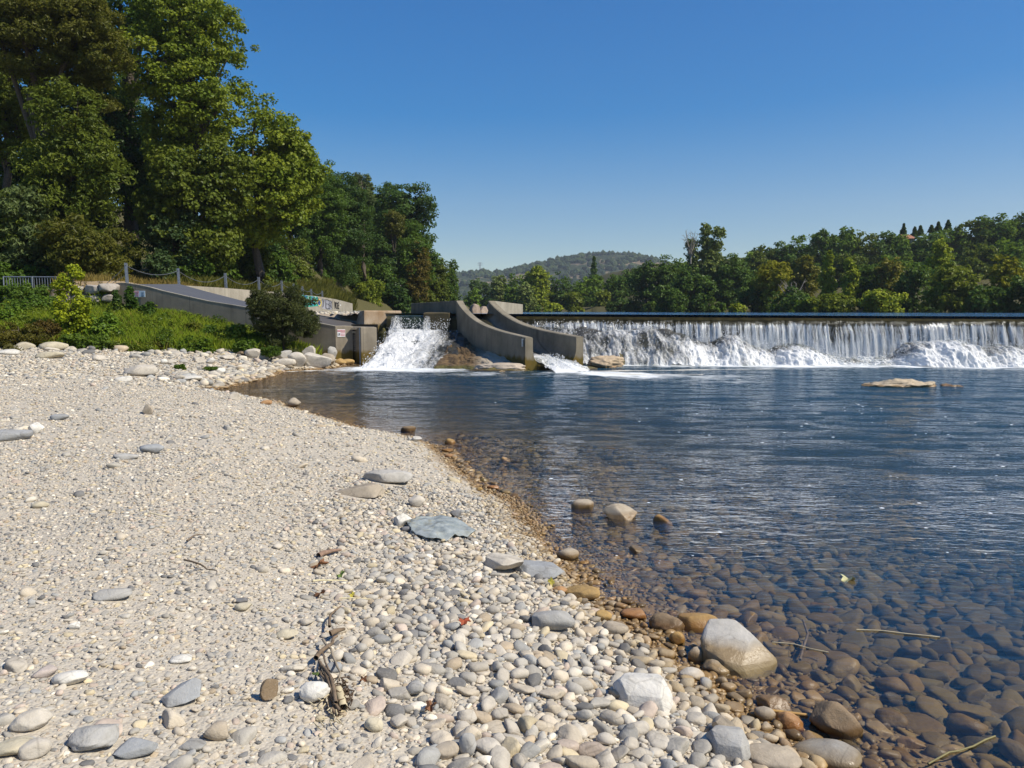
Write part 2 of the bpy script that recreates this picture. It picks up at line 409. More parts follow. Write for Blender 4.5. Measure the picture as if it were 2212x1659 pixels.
trail = np.maximum(trail, 0.55 * sstep(5.0, 0.5, segd(Xw, Yw, (3.0, 29.0), (7.0, 27.0))))
trail = np.maximum(trail, 0.50 * sstep(-5.0, -1.0, Yw - base_line) * (Xw > 4))
foam = np.maximum(foam, trail)
foam = foam * np.clip(0.92 + 0.55 * fbm(np.stack([Xw * 0.9, Yw * 1.3, 0 * Xw], -1), 4, 61), 0.3, 1.15)
chop = np.clip(sstep(3.5, 15, Yw), 0.08, 1)
m = M('river_water'); p = m.pos()
w1 = m.noise(m.map(p, (0.9, 2.3, 1)), 1.0, 3, 0.5, 0.4); w2 = m.noise(m.map(p, (3.2, 7.0, 1), (4, 7, 0)), 1.0, 3, 0.55, 0.5); w3 = m.noise(m.map(p, (11, 22, 1)), 1.0, 2, 0.5)
hgt = m.math('ADD', m.math('MULTIPLY', w1, 0.28), m.math('ADD', m.math('MULTIPLY', w2, 0.34), m.math('MULTIPLY', w3, 0.085)))
nrm = m.bump(hgt, m.math('MULTIPLY', m.attr('chop'), 1.0), 0.36)
fr = m.n('Fresnel'); fr.inputs['IOR'].default_value = 1.33; m.put(fr.inputs['Normal'], nrm)
dp = m.attr('depth')
tur = m.math('SUBTRACT', 1.0, m.math('POWER', 2.718, m.math('MULTIPLY', m.math('MAXIMUM', dp, 0.0), -0.95)))
tint = m.mix(m.mr(dp, 0, 0.9), (1, 1, 1), (0.78, 0.82, 0.76))
body = m.mixsh(tur, m.sh('BsdfTransparent', Color=tint), m.sh('BsdfDiffuse', Color=(0.015, 0.054, 0.085)))
surf = m.mixsh(fr.outputs[0], body, m.sh('BsdfGlossy', Color=(0.95, 0.97, 1), Roughness=0.03, Normal=nrm))
fa = m.attr('foam'); fn = m.noise(m.map(p, (1.6, 3.2, 1)), 1.0, 7, 0.72, 0.8)
fm = m.mr(m.math('ADD', fn, m.math('SUBTRACT', fa, 1.0)), -0.06, 0.36)
sn = m.noise(m.map(p, (1.2, 4.5, 1)), 1.0, 5, 0.7)
sm = m.mr(m.math('ADD', sn, m.math('SUBTRACT', m.attr('slick'), 1.0)), 0.18, 0.36)
white = m.sh('BsdfDiffuse', Color=(0.82, 0.85, 0.85), Normal=m.bump(fn, 0.8, 0.12))
cream = m.sh('BsdfDiffuse', Color=(0.62, 0.58, 0.50))
surf = m.mixsh(fm, surf, white); surf = m.mixsh(m.math('MULTIPLY', sm, 0.85), surf, cream)
WATER = m.done(surf)
Zw = 0.018 * fbm(np.stack([Xw * 0.6, Yw * 1.4, 0 * Xw], -1), 3, 21) * chop + 0.05 * foam * np.maximum(0, fbm(np.stack([Xw * 2, Yw * 3, 0 * Xw], -1), 3, 31))
Zw = np.where(depth < 0.25, Zw * np.clip(depth / 0.25, 0, 1), Zw)
keep = (Yw < weir_y(Xw) + 0.6)
fc = gridfaces(*Xw.shape)[:, ::-1]; kf = keep.ravel()[fc].all(1)
me = npmesh('river_water', np.stack([Xw, Yw, Zw], -1), fc[kf], WATER, True, dict(depth=depth, foam=foam, slick=slick, chop=chop))
tag(link('river_water', me), kind='structure')

# upstream water sheet
m = M('upstream_water'); p = m.pos()
w1 = m.noise(m.map(p, (0.4, 1.6, 1)), 1.0, 4, 0.6)
nrm = m.bump(w1, 0.9, 0.16)
UPWATER = m.done(m.mixsh(m.n('Fresnel').outputs[0], m.sh('BsdfDiffuse', Color=(0.012, 0.022, 0.018)), m.sh('BsdfGlossy', Color=(0.9, 0.95, 1), Roughness=0.05, Normal=nrm)))
xs = np.array([-8.7, -5.9, -2.7, 0.0, 10, 20, 40, 70]); V = []; Fc = []
for x in xs: V += [(x, weir_y(x) + 0.35, lip_z(x) + 0.03), (x, 58, 2.13), (x, 240, 2.13)]
for i in range(len(xs) - 1):
    for k in range(2): Fc.append((3 * i + k, 3 * i + 3 + k, 3 * i + 4 + k, 3 * i + 1 + k))
o = len(V); V += [(-17.3, 58, 2.13), (-17.3, 240, 2.13), (-8.7, 58, 2.13), (-8.7, 240, 2.13), (70, 58, 2.13), (70, 240, 2.13), (400, 58, 2.13), (400, 240, 2.13)]
Fc += [(o, o + 2, o + 3, o + 1), (o + 4, o + 6, o + 7, o + 5)]
tag(link('upstream_water', npmesh('upstream_water', V, Fc, UPWATER, False)), kind='structure')
# ------------------------------------------------------------------ weir
def extrude_x(name, prof, xs, mat, smooth=False, yfun=weir_y, zfun=None):
    """prof: list of (dy, z) swept along the weir line."""
    V = []; n = len(prof)
    for x in xs:
        for dy, z in prof: V.append((x, float(yfun(x)) + dy, z + (float(lip_z(x)) - 2.1 if z > 1.0 else 0)))
    V = np.array(V); return npmesh(name, V, gridfaces(len(xs), n), mat, smooth)

m = M('wet_weir_wall'); p = m.pos(); n = m.noise(m.map(p, (2.5, 2.5, 0.6)), 1.0, 5, 0.65)
WALLWET = m.done(m.bsdf(m.ramp(n, [(0.3, (0.02, 0.02, 0.011)), (0.6, (0.06, 0.054, 0.027)), (0.8, (0.10, 0.078, 0.034))]), 0.7, 0.12, m.bump(n, 0.4, 0.05)))
wprof = [(2.2, -1.5), (2.2, 1.9), (0.5, 2.02), (0.12, 2.0), (0.0, 1.9), (-0.06, 1.5), (-0.25, 0.6), (-0.5, -1.2)]
weir = empty('weir', (20, 35, 0), 'long dark weir wall under the wide curtain of falling water', 'weir')
link('weir_wall', extrude_x('weir_wall', wprof, np.linspace(0.2, 62, 60), WALLWET), None, weir)
gate = empty('sluice_gate', (-4.6, 37, 0), 'low dark sluice sill between the stained abutment and the mossy pier', 'sluice gate')
link('sill', extrude_x('sill', [(2.2, -1), (2.2, 1.9), (0.5, 2.0), (0.1, 1.98), (0.0, 1.85), (-0.05, 1.2), (-0.2, -1)], np.linspace(-5.9, -2.4, 8), WALLWET), None, gate)

# water curtain: a smooth dark lip, then strands
m = M('falling_water'); u = m.attr('su'); v = m.attr('sv'); cv = m.n('CombineXYZ'); m.put(cv.inputs[0], u); m.put(cv.inputs[1], v)
w = m.noise(m.map(cv, (0.5, 0.9, 1)), 1.0, 3)
wu = m.math('ADD', u, m.math('MULTIPLY', w, 0.35)); cv2 = m.n('CombineXYZ'); m.put(cv2.inputs[0], wu); m.put(cv2.inputs[1], v)
st = m.noise(m.map(cv2, (6.5, 0.55, 1)), 1.0, 3, 0.6); st2 = m.noise(m.map(cv2, (19, 1.6, 1), (5, 3, 0)), 1.0, 4, 0.65); big = m.noise(m.map(cv, (0.45, 0.3, 1)), 1.0, 3)
sp = m.noise(m.map(cv2, (22, 9, 1)), 1.0, 3, 0.7)
k = m.math('ADD', m.math('MULTIPLY', st, 0.62), m.math('ADD', m.math('MULTIPLY', st2, 0.45), m.math('MULTIPLY', sp, 0.14)))
k = m.math('ADD', k, m.math('MULTIPLY', m.math('SUBTRACT', big, 0.5), 0.35))
fade = m.mr(m.math('ADD', v, m.math('MULTIPLY', m.math('SUBTRACT', big, 0.5), 0.35)), 0.20, 0.46, -0.34, 0.0)
lowv = m.mr(v, 0.6, 1.6, 0.0, 0.08)
a = m.mr(m.math('ADD', m.math('ADD', k, fade), lowv), 0.47, 0.66)
nrm = m.bump(m.math('ADD', st, m.math('ADD', m.math('MULTIPLY', st2, 0.5), m.math('MULTIPLY', sp, 0.5))), m.mr(v, 0.12, 0.4, 0.0, 0.9), 0.06)
wh = m.mixsh(0.45, m.sh('BsdfDiffuse', Color=(0.8, 0.83, 0.85), Normal=nrm), m.sh('BsdfTranslucent', Color=(0.85, 0.87, 0.88)))
wh = m.mixsh(0.12, wh, m.sh('BsdfGlossy', Color=(1, 1, 1), Roughness=0.15, Normal=nrm))
fr = m.n('Fresnel'); m.put(fr.inputs['Normal'], nrm)
cl = m.mixsh(m.math('MULTIPLY', fr.outputs[0], m.mr(v, 0.05, 0.5, 0.08, 0.55)), m.sh('BsdfTransparent', Color=(0.80, 0.76, 0.60)), m.sh('BsdfGlossy', Color=(0.9, 0.95, 1), Roughness=0.2, Normal=nrm))
FALL = m.done(m.mixsh(m.math('MULTIPLY', a, 0.93), cl, wh))

def curtain(name, x0, x1, nx, zlow=0.0, extra=0.0):
    xs = np.linspace(x0, x1, nx); P = []
    prof = [(0.9, 2.13, 0), (0.45, 2.12, 0.02), (0.15, 2.08, 0.06), (-0.02, 1.99, 0.12)]
    for t in np.linspace(0.1, 1, 22): prof.append((-0.04 - 0.62 * t ** 0.62, 1.99 - (1.99 - zlow) * t, 0.12 + 2.0 * t))
    prof = np.array(prof)
    X = np.repeat(xs[:, None], len(prof), 1); Y = weir_y(X) + prof[None, :, 0]; Z = prof[None, :, 1] + (lip_z(X) - 2.1); SV = np.repeat(prof[None, :, 2], nx, 0)
    strand = vnoise(np.stack([X * 5.5, SV * 0.6, 0 * X], -1), 3) + 0.5 * vnoise(np.stack([X * 13, SV * 1.2, 0 * X], -1), 7)
    Y = Y - 0.05 * strand * np.clip(SV * 3 - 0.3, 0, 1) + 0.12 * vnoise(np.stack([X * 0.7, SV * 0.3, 0 * X], -1), 8) * np.clip(SV * 2, 0, 1)
    return npmesh(name, np.stack([X, Y, Z], -1), gridfaces(nx, len(prof))[:, ::-1], FALL, True, dict(su=X, sv=SV))
tag(link('waterfall', curtain('waterfall', 0.05, 60, 3000)), kind='structure')

# white water mounds
m = M('white_water'); su = m.attr('su'); sv = m.attr('sv'); op = m.attr('op'); p = m.pos()
cv = m.n('CombineXYZ'); m.put(cv.inputs[0], su); m.put(cv.inputs[1], sv)
wv = m.noise(m.map(cv, (1.2, 1.2, 1)), 1.0, 3, 0.6, 0, True); wc = m.n('VectorMath', operation='MULTIPLY_ADD'); m.put(wc.inputs[0], wv); wc.inputs[1].default_value = (0.5, 0.5, 0); m.put(wc.inputs[2], cv)
n1 = m.noise(m.map(wc.outputs[0], (3.6, 1.1, 1)), 1.0, 6, 0.72, 0.3); n2 = m.noise(p, 10, 5, 0.8); n3 = m.vor(m.map(wc.outputs[0], (9, 4, 1)), 1.0)
k = m.math('ADD', m.math('MULTIPLY', n1, 0.75), m.math('ADD', m.math('MULTIPLY', n2, 0.27), m.math('MULTIPLY', n3, -0.08)))
a = m.mr(m.math('ADD', k, m.math('MULTIPLY', op, 0.5)), 0.42, 0.72)
nrm = m.bump(m.math('ADD', n1, m.math('MULTIPLY', n2, 0.7)), 0.55, 0.10)
wh = m.mixsh(0.30, m.sh('BsdfDiffuse', Color=(0.95, 0.955, 0.95), Normal=nrm), m.sh('BsdfTranslucent', Color=(0.9, 0.92, 0.93), Normal=nrm))
fr = m.n('Fresnel'); m.put(fr.inputs['Normal'], nrm)
cl = m.mixsh(m.math('MULTIPLY', fr.outputs[0], 0.5), m.sh('BsdfTransparent', Color=(0.78, 0.79, 0.74)), m.sh('BsdfGlossy', Color=(0.9, 0.95, 1), Roughness=0.1, Normal=nrm))
FOAM = m.done(m.mixsh(m.math('MULTIPLY', a, 0.97), cl, wh))

_hm = [(0,115),(120,118),(230,116),(330,122),(420,126),(500,122),(560,122),(600,128),(650,145),(700,168),(740,184),(790,190),(820,172),(850,158),(890,152),(930,155),(960,160),(1000,184),(1060,212),(1090,190),(1120,184),(1200,187),(1250,205),(1300,232),(1380,262),(1470,268),(1560,266),(1600,258),(1640,220),(1680,180),(1720,150),(1760,126),(1800,113),(1860,116),(1920,128),(1970,150),(2020,180),(2100,190),(2212,196),(2500,150),(3000,200),(3600,140),(4600,200)]
_hx = []; _hz = []
for zx, zy in _hm:
    uu = 1188 + zx * .4629; vv = 648 + zy * .4629; q = at(uu, vv, 34.6 - 0.05 * (uu - 1106) / F * 34); _hx.append(q.x); _hz.append(max(0.12, q.z))
def mound_h(x):
    h = np.interp(x, _hx, _hz); return np.maximum(0.34, np.where(np.asarray(x) > 10, np.minimum(h, 1.28) * .86, h))
xs = np.linspace(0.4, 45, 1900); sv = np.linspace(0, 1, 60)
X, Sv = np.meshgrid(xs, sv, indexing='ij'); Hm = mound_h(X) * (1 + 0.12 * vnoise(np.stack([X * 1.3, 0 * X, 0 * X], -1), 4))
Q = np.stack([X, Sv * 1.5, 0 * X], -1)
lump = 0.5 * fbm(Q * 1.3, 4, 5) + 0.35 * fbm(Q * np.array([4.0, 2.2, 1]), 4, 15)
fine = fbm(np.stack([X * 7, Sv * 9, 0 * X], -1), 3, 51)
Z = 0.88 * Hm * (1 - Sv ** 1.6) + (0.11 + 0.09 * Hm) * lump * np.clip(Sv * 6, 0.45, 1) + 0.07 * fine
Y = weir_y(X) - 0.52 - (0.5 + 1.35 * np.minimum(1.3, Hm)) * Sv ** 0.8 - 0.25 * lump - 0.10 * fine - 0.35 * (vnoise(np.stack([X * 0.45, 0 * X, 0 * X], -1), 9))
op = np.interp(X, [0, 3, 5, 9, 11, 40], [0.16, 0.18, 0.22, 0.30, 0.36, 0.42]) + 0.5 * (Sv - 0.4) + 0.5 * fbm(np.stack([X * 0.6, Sv * 1.5, 0 * X], -1), 3, 77)
tag(link('white_water', npmesh('white_water', np.stack([X, Y, Z], -1), gridfaces(*X.shape)[:, ::-1], FOAM, True, dict(su=X, sv=Sv * np.maximum(Hm, 0.4) * 1.4, op=op))), kind='structure')
# the rocks the water falls on, under the foam
xs2 = np.linspace(0.4, 60, 420); X, Sv = np.meshgrid(xs2, np.linspace(0, 1, 16), indexing='ij'); Hm = mound_h(X)
Z = Hm * (1 - Sv ** 1.6) - 0.16 + 0.22 * fbm(np.stack([X * 1.6, Sv * 2, 0 * X], -1), 4, 8); Y = weir_y(X) - 0.25 - (0.35 + 1.2 * np.minimum(1.3, Hm)) * Sv
m = M('wet_rock'); p = m.pos(); n = m.noise(p, 2.2, 6, 0.7)
WETROCK = m.done(m.bsdf(m.ramp(n, [(0.3, (0.015, 0.016, 0.013)), (0.6, (0.06, 0.055, 0.04)), (0.8, (0.13, 0.10, 0.055))]), 0.3, 0.5, m.bump(n, 0.8, 0.1)))
tag(link('rocks_under_falls', npmesh('rocks_under_falls', np.stack([X, Y, Z], -1), gridfaces(*X.shape)[:, ::-1], WETROCK, True)), kind='structure')
def bank_line(pts, dz):
    return pts

# left cascade from the sluice
def patch(TL, TR, BL, BR, nu, nv, prof, seed, amp, name, mat, opf=None, f=1.0):
    U, T = np.meshgrid(np.linspace(0, 1, nu), np.linspace(0, 1, nv), indexing='ij')
    TL, TR, BL, BR = map(np.array, (TL, TR, BL, BR))
    Pn = (TL * (1 - U[..., None]) + TR * U[..., None]) * (1 - T[..., None]) + (BL * (1 - U[..., None]) + BR * U[..., None]) * T[..., None]
    top = TL[2] * (1 - U) + TR[2] * U; bot = BL[2] * (1 - U) + BR[2] * U
    Pn[..., 2] = bot + (top - bot) * prof(T)
    q = np.stack([U * 3.2 * f, T * 3.0 * f, 0 * U], -1)
    l = 0.55 * fbm(q * 1.2, 4, seed) + 0.45 * fbm(q * 3.1, 4, seed + 5)
    Pn[..., 2] += amp * l * np.clip(T * 6, 0.1, 1); Pn[..., 1] -= amp * 0.8 * l; Pn[..., 0] += amp * 0.6 * fbm(q * 2.3, 3, seed + 9)
    o = opf(U, T) if opf else np.full(U.shape, 0.4)
    return npmesh(name, Pn, gridfaces(nu, nv)[:, ::-1], mat, True, dict(su=U * 3.2 * f, sv=T * 4.5 * f, op=o))
cas = patch((-5.45, 36.75, 1.48), (-2.45, 36.3, 1.42), (-6.25, 31.7, -0.05), (-3.0, 31.2, -0.1), 200, 240, lambda t: np.clip(1 - 1.0 * t ** 0.85, 0, 1), 3, 0.30, 'cascade', FOAM,
            lambda U, T: 0.62 - 0.75 * sstep(0.35, 1.0, U) * (1 - 0.2 * T) + 0.35 * sstep(0.75, 1, T) * (U < 0.75))
tag(link('cascade', cas), kind='structure')
bedm = patch((-5.45, 36.8, 1.3), (-1.9, 36.3, 1.3), (-6.1, 31.9, -0.4), (-2.2, 30.8, -0.4), 60, 70, lambda t: np.clip(1 - t ** 0.9, 0, 1), 8, 0.22, 'cascade_bed', WETROCK)
tag(link('cascade_bed', bedm), kind='structure')
m = M('brown_ledge'); p = m.pos(); st_ = m.noise(m.map(p, (1.5, 1.5, 9)), 1.0, 6, 0.7, 0.4); n = m.noise(p, 3, 5, 0.7); zz_ = m.z(p)
bc = m.ramp(st_, [(0.3, (0.035, 0.025, 0.012)), (0.5, (0.12, 0.075, 0.03)), (0.7, (0.24, 0.165, 0.08))])
bc = m.mix(m.mr(m.math('ADD', m.z(p, 0), m.math('MULTIPLY', n, 0.8)), -1.3, -0.6), bc, m.mix(n, (0.30, 0.25, 0.18), (0.5, 0.43, 0.33)))
bc = m.mix(m.mr(m.math('SUBTRACT', zz_, m.math('MULTIPLY', n, 0.12)), 0.08, 0.0), bc, (0.085, 0.075, 0.015))
LEDGE = m.done(m.bsdf(bc, 0.55, 0.35, m.bump(m.math('ADD', st_, n), 0.8, 0.08)))
apr = patch((-2.75, 36.4, 1.2), (-2.2, 36.4, 1.25), (-3.15, 30.9, -0.2), (1.0, 29.95, -0.12), 120, 120, lambda t: np.clip(1 - t ** 0.75, 0, 1) * 0.86 + 0.14 * (1 - t ** 6), 47, 0.20, 'rock_apron', LEDGE)
tag(link('rock_apron', apr), 'brown wet rock slope under the near chute wall, pale toward its tip', 'rock', 'rocks at the foot of the weir')
# two white spouts beside the sill
for x0_, x1_, sd2 in ((-5.58, -5.15, 71), (-4.05, -3.85, 72)):
    tag(link('spout_water', patch((x0_, 36.95, 2.1), (x1_, 36.95, 2.1), (x0_ - .12, 36.35, 1.25), (x1_ + .12, 36.35, 1.25), 26, 40, lambda t: 1 - t ** 1.4, sd2, 0.09, 'spout', FOAM, lambda U, T: 0.02 + 0.4 * T - 0.5 * np.abs(U - .5) * (1 - T))), kind='structure')
# smooth dark tongue over the sluice sill
xs = np.linspace(-5.5, -3.95, 40); prof = [(1.2, 2.15), (0.5, 2.14), (0.1, 2.09), (-0.12, 1.95), (-0.22, 1.7), (-0.3, 1.3), (-0.36, 0.9)]
m = M('smooth_dark_water'); p = m.pos(); n = m.noise(m.map(p, (6, 6, 0.8)), 1.0, 4, 0.6)
nrm = m.bump(n, 0.3, 0.04)
SMOOTHW = m.done(m.bsdf(m.ramp(n, [(0.35, (0.008, 0.014, 0.008)), (0.7, (0.035, 0.045, 0.02))]), 0.12, 0.5, nrm))
tag(link('sluice_water', npmesh('sluice_water', [(x, weir_y(x) + a, b) for x in xs for a, b in prof], gridfaces(len(xs), len(prof))[:, ::-1], SMOOTHW, True)), kind='structure')

# ------------------------------------------------------------------ chute
_st = [at(985.4, 649.3, 37.0), at(1015.6, 685, 35.3), at(1070, 712.4, 33.0), at(1134.8, 729, 30.6)]
tk = np.linspace(0, 1, 25)
def curve(vals):
    # smooth interpolation through the four stations
    c = np.polyfit([0, 0.265, 0.63, 1.0], vals, 3); return np.polyval(c, tk)
cx, cyy, ctop = curve([s.x for s in _st]), curve([s.y for s in _st]), curve([s.z for s in _st])
dirv = np.array([cx[-1] - cx[0], cyy[-1] - cyy[0]]); dirv /= np.linalg.norm(dirv); per = np.array([-dirv[1], dirv[0]]);
wch = np.linspace(1.98, 2.62, 25)
flo = np.interp(tk, [0, .12, 0.3, 0.63, 1.0], [2.0, 1.75, 1.18, 0.62, 0.14])
def sect(i):
    """left wall, floor and right wall across the channel: (q, z) lists"""
    h = ctop[i]; f0 = flo[i]; hh = h - f0
    curveL = [(0.33 + 0.47 * (1 - math.cos(a)) * (0.6 + 0.4 * tk[i]), f0 + 0.62 * hh * (1 - math.sin(a))) for a in np.linspace(0, math.pi / 2, 7)]
    return h, f0, hh, curveL
def loft(name, rings, mat, close=True, caps=True, smooth=False):
    n = len(rings[0]); V = [p for r in rings for p in r]; Fc = []
    bm = bmesh.new(); vs = [bm.verts.new(p) for p in V]
    for i in range(len(rings) - 1):
        for k in range(n if close else n - 1):
            bm.faces.new((vs[i * n + k], vs[i * n + (k + 1) % n], vs[(i + 1) * n + (k + 1) % n], vs[(i + 1) * n + k]))
    if caps: bm.faces.new(vs[:n][::-1]); bm.faces.new(vs[-n:])
    bmesh.ops.recalc_face_normals(bm, faces=bm.faces)
    me = bpy.data.meshes.new(name); bm.to_mesh(me); bm.free(); me.materials.append(mat)
    if smooth:
        for q in me.polygons: q.use_smooth = True
    return me
def wp(i, q, z): return (cx[i] + per[0] * q, cyy[i] + per[1] * q, z)
ringsL, ringsR = [], []
for i in range(25):
    h, f0, hh, cL = sect(i); w_ = wch[i]
    prof = [(0, -0.6), (0, h - 0.02), (0.02, h), (0.29, h), (0.33, h - 0.03)] + [(q, z) for q, z in cL] + [(cL[-1][0] + 0.02, -0.6)]
    ringsL.append([wp(i, q, z) for q, z in prof])
    ringsR.append([wp(i, w_ - q, z) for q, z in prof])
chute = empty('concrete_chute', (-0.5, 34, 0), 'curved grey concrete boat chute running down between two flared walls', 'chute')
link('side_wall', loft('chute_wall_near', ringsL, CONC_CHUTE), None, chute)
link('side_wall', loft('chute_wall_far', ringsR, CONC_CHUTE), None, chute)
fl = [[wp(i, 0.5, flo[i] + 0.004), wp(i, wch[i] - 0.5, flo[i] + 0.004), wp(i, wch[i] - 0.5, -0.6), wp(i, 0.5, -0.6)] for i in range(25)]
link('channel_floor', loft('channel_floor', fl, WALLWET), None, chute)
a = np.array(wp(0, 0, 0)); zt = ctop[0]
e = at(888, 655.5, 47.0)
def wall2(name, A, B, th, z0, zA, zB, mat):
    d = np.array([B[0] - A[0], B[1] - A[1]]); d = d / np.linalg.norm(d); n_ = np.array([-d[1], d[0]]) * th
    q = [(A[0], A[1]), (B[0], B[1]), (B[0] + n_[0], B[1] + n_[1]), (A[0] + n_[0], A[1] + n_[1])]
    return boxmesh(name, [(x, y, z0) for x, y in q], [(q[0][0], q[0][1], zA), (q[1][0], q[1][1], zB), (q[2][0], q[2][1], zB), (q[3][0], q[3][1], zA)], mat, 0.02)
link('wing_wall', wall2('wing_wall_left', (a[0] + 0.1, a[1] + 0.05), (e.x, e.y), -0.25, 0.2, zt, e.z, CONC_CHUTE), None, chute)
b = np.array(wp(0, wch[0], 0)); e2 = at(1129.5, 657.5, 50.0)
link('wing_wall', wall2('wing_wall_right', (b[0] - 0.05, b[1] + 0.05), (e2.x, e2.y), 0.25, 0.2, zt, e2.z, CONC_DRY), None, chute)

# small pale gauge plate near the end of the near wall
gp = at(1129.5, 740.5, 30.72)
link('gauge_plate', box('gauge_plate', (gp.x - 0.02, gp.y - 0.0, gp.z), (0.02, 0.13, 0.31), plain('gauge', (0.5, 0.52, 0.5), 0.5), rz=math.atan2(dirv[1], dirv[0]) - math.pi / 2), None, chute)
# water running down the chute
UU = np.linspace(0, 1, 26); V = []; SU = []; SV = []; OP = []
ext = 6; NP = 25 + ext
for i in range(NP):
    if i < 25:
        eo = 0.60 + 0.16 * tk[i]; L0 = np.array(wp(i, eo, 0)); R0 = np.array(wp(i, wch[i] - eo, 0)); zz = flo[i] + 0.12
    else:
        t = (i - 24) / ext; sp_ = 0.35 * t
        L0 = np.array(wp(24, 0.76 - sp_, 0)); R0 = np.array(wp(24, wch[24] - 0.76 + sp_, 0)); adv = dirv * 1.7 * t
        L0[:2] += adv; R0[:2] += adv; zz = 0.26 - 0.30 * t
    for k, uq in enumerate(UU):
        pnt = L0 * (1 - uq) + R0 * uq
        tt_ = i / 24.0
        l = fbm(np.array([[uq * 3.0, i * 0.35, 0.3]]), 4, 4)[0]
        am = 0.02 + 0.22 * max(0, tt_ - 0.72)
        V.append((pnt[0], pnt[1], zz + am * 2.2 * l + 0.05 * math.sin(uq * math.pi) * (tt_ > 0.9))); SU.append(uq * 2.2); SV.append(tt_ * 6); OP.append(-0.55 + 1.25 * float(sstep(0.66, 0.95, tt_)))
from itertools import chain
CH = npmesh('chute_water', V, gridfaces(NP, 26), FOAM, True, dict(su=SU, sv=SV, op=OP))
tag(link('chute_water', CH), kind='structure')
# a denser copy of the outflow, rounded foam heap at the chute's mouth
A0 = np.array(wp(24, 0.80, 0.33)); B0 = np.array(wp(24, wch[24] - 0.80, 0.33)); ad = np.array([dirv[0], dirv[1], 0])
of = patch(tuple(A0 - ad * 0.9 + np.array([0, 0, .12])), tuple(B0 - ad * 0.9 + np.array([0, 0, .12])), tuple(A0 + ad * 1.35 + np.array([-.3, -.1, -.40])), tuple(B0 + ad * 1.35 + np.array([.5, .2, -.40])), 110, 130, lambda t: 1 - t ** 1.5, 23, 0.20, 'chute_outflow', FOAM, lambda U, T: -0.12 + 0.5 * T + 0.28 * np.sin(U * math.pi), 1.25)
tag(link('chute_outflow', of), kind='structure')

# mossy pier, stained abutment
pA = at(914, 675, 37.0); pB = at(971, 675, 36.7)
tag(link('mossy_pier', boxmesh('mossy_pier', [(pA.x, pA.y, 0.9), (pB.x, pB.y, 0.9), (pB.x, pB.y + 1.2, 0.9), (pA.x, pA.y + 1.2, 0.9)], [(pA.x, pA.y, 2.22), (pB.x, pB.y, 2.22), (pB.x, pB.y + 1.2, 2.24), (pA.x, pA.y + 1.2, 2.24)], CONC_MOSS, 0.05)),
    'square brown mossy concrete pier beside the dark sluice tongue', 'pier')
q1 = at(786, 671, 37.0); q2 = at(855, 671, 37.9)
ab = boxmesh('stained_abutment', [(q1.x - 0.95, q1.y + .5, 0.3), (q1.x, q1.y, 0.3), (q2.x, q2.y, 0.3), (q2.x, q2.y + 2.0, 0.3), (q1.x - .95, q1.y + 2.4, 0.3)],
             [(q1.x - 0.3, q1.y + .5, 2.3), (q1.x, q1.y, 2.34), (q2.x, q2.y, 2.32), (q2.x, q2.y + 2.0, 2.32), (q1.x - .3, q1.y + 2.4, 2.32)], CONC_OLD, 0.07)
tag(link('stained_abutment', ab), 'pinkish rust-stained old concrete block beside the white cascade', 'abutment')

# ------------------------------------------------------------------ ramp with its front wall and slotted pier head
ramp = empty('concrete_ramp', (-12, 38, 0), 'sloping concrete ramp with a grey asphalt deck and a slotted pier head', 'ramp')
A1 = (-7.72, 34.5); A2 = (-7.02, 34.85)
fpx = [(250, 612.5), (262, 612), (272, 612.2), (300, 616.5), (325, 622), (350, 629), (400, 640.5), (450, 651.5), (500, 659.5), (545, 667), (600, 679), (650, 690), (691, 699.5), (724.5, 706)]
def fy(u): return 37.0 + (34.5 - 37.0) * (u - 250) / (724.5 - 250)
FT = [at(u, v, fy(u)) for u, v in fpx]
# the wall turns back round its left end
rings = []
for p_ in [Vector((FT[0].x - 0.25, FT[0].y + 1.6, FT[0].z)), Vector((FT[0].x - 0.12, FT[0].y + 0.45, FT[0].z))] + FT:
    rings.append([(p_.x, p_.y, -0.5), (p_.x, p_.y, p_.z), (p_.x + 0.03, p_.y + 0.26, p_.z), (p_.x + 0.03, p_.y + 0.26, -0.5)])
link('front_wall', loft('front_wall', rings, CONC), None, ramp)
cop = []
for p_ in FT:
    cop.append([(p_.x, p_.y - 0.012, p_.z + 0.003), (p_.x, p_.y - 0.012, p_.z + 0.035), (p_.x, p_.y + 0.25, p_.z + 0.035), (p_.x, p_.y + 0.25, p_.z + 0.003)])
link('coping', loft('coping', cop, CONC_DRY), None, ramp)
bpx = [(385, 613.5, 41.0), (390, 614, 41.0), (440, 628, 40.6), (490, 641, 40.2), (545, 655, 39.8), (610, 667, 39.4), (681, 681, 38.9), (750, 693, 38.3), (800, 702.5, 37.6), (812, 704.5, 36.6)]
BT = [at(*q) for q in bpx]
def resample(pts, n):
    P_ = np.array([tuple(p) for p in pts]); d = np.r_[0, np.cumsum(np.linalg.norm(np.diff(P_, axis=0), axis=1))]; t = np.linspace(0, d[-1], n)
    return np.stack([np.interp(t, d, P_[:, i]) for i in range(3)], -1)
f_ = resample([Vector((p.x, p.y + 0.27, p.z - 0.03)) for p in FT] + [Vector((-6.95, 35.1, 1.58)), Vector((-6.3, 35.0, 1.57))], 40); b_ = resample(BT, 40)
rings = [[tuple(f_[i]), tuple(b_[i]), (b_[i][0], b_[i][1], -0.5 if i > 34 else b_[i][2] - 0.7), (f_[i][0], f_[i][1], f_[i][2] - 0.5)] for i in range(40)]
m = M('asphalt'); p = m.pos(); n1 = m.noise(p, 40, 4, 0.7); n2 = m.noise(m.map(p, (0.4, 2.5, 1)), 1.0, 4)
xx = m.z(p, 0)
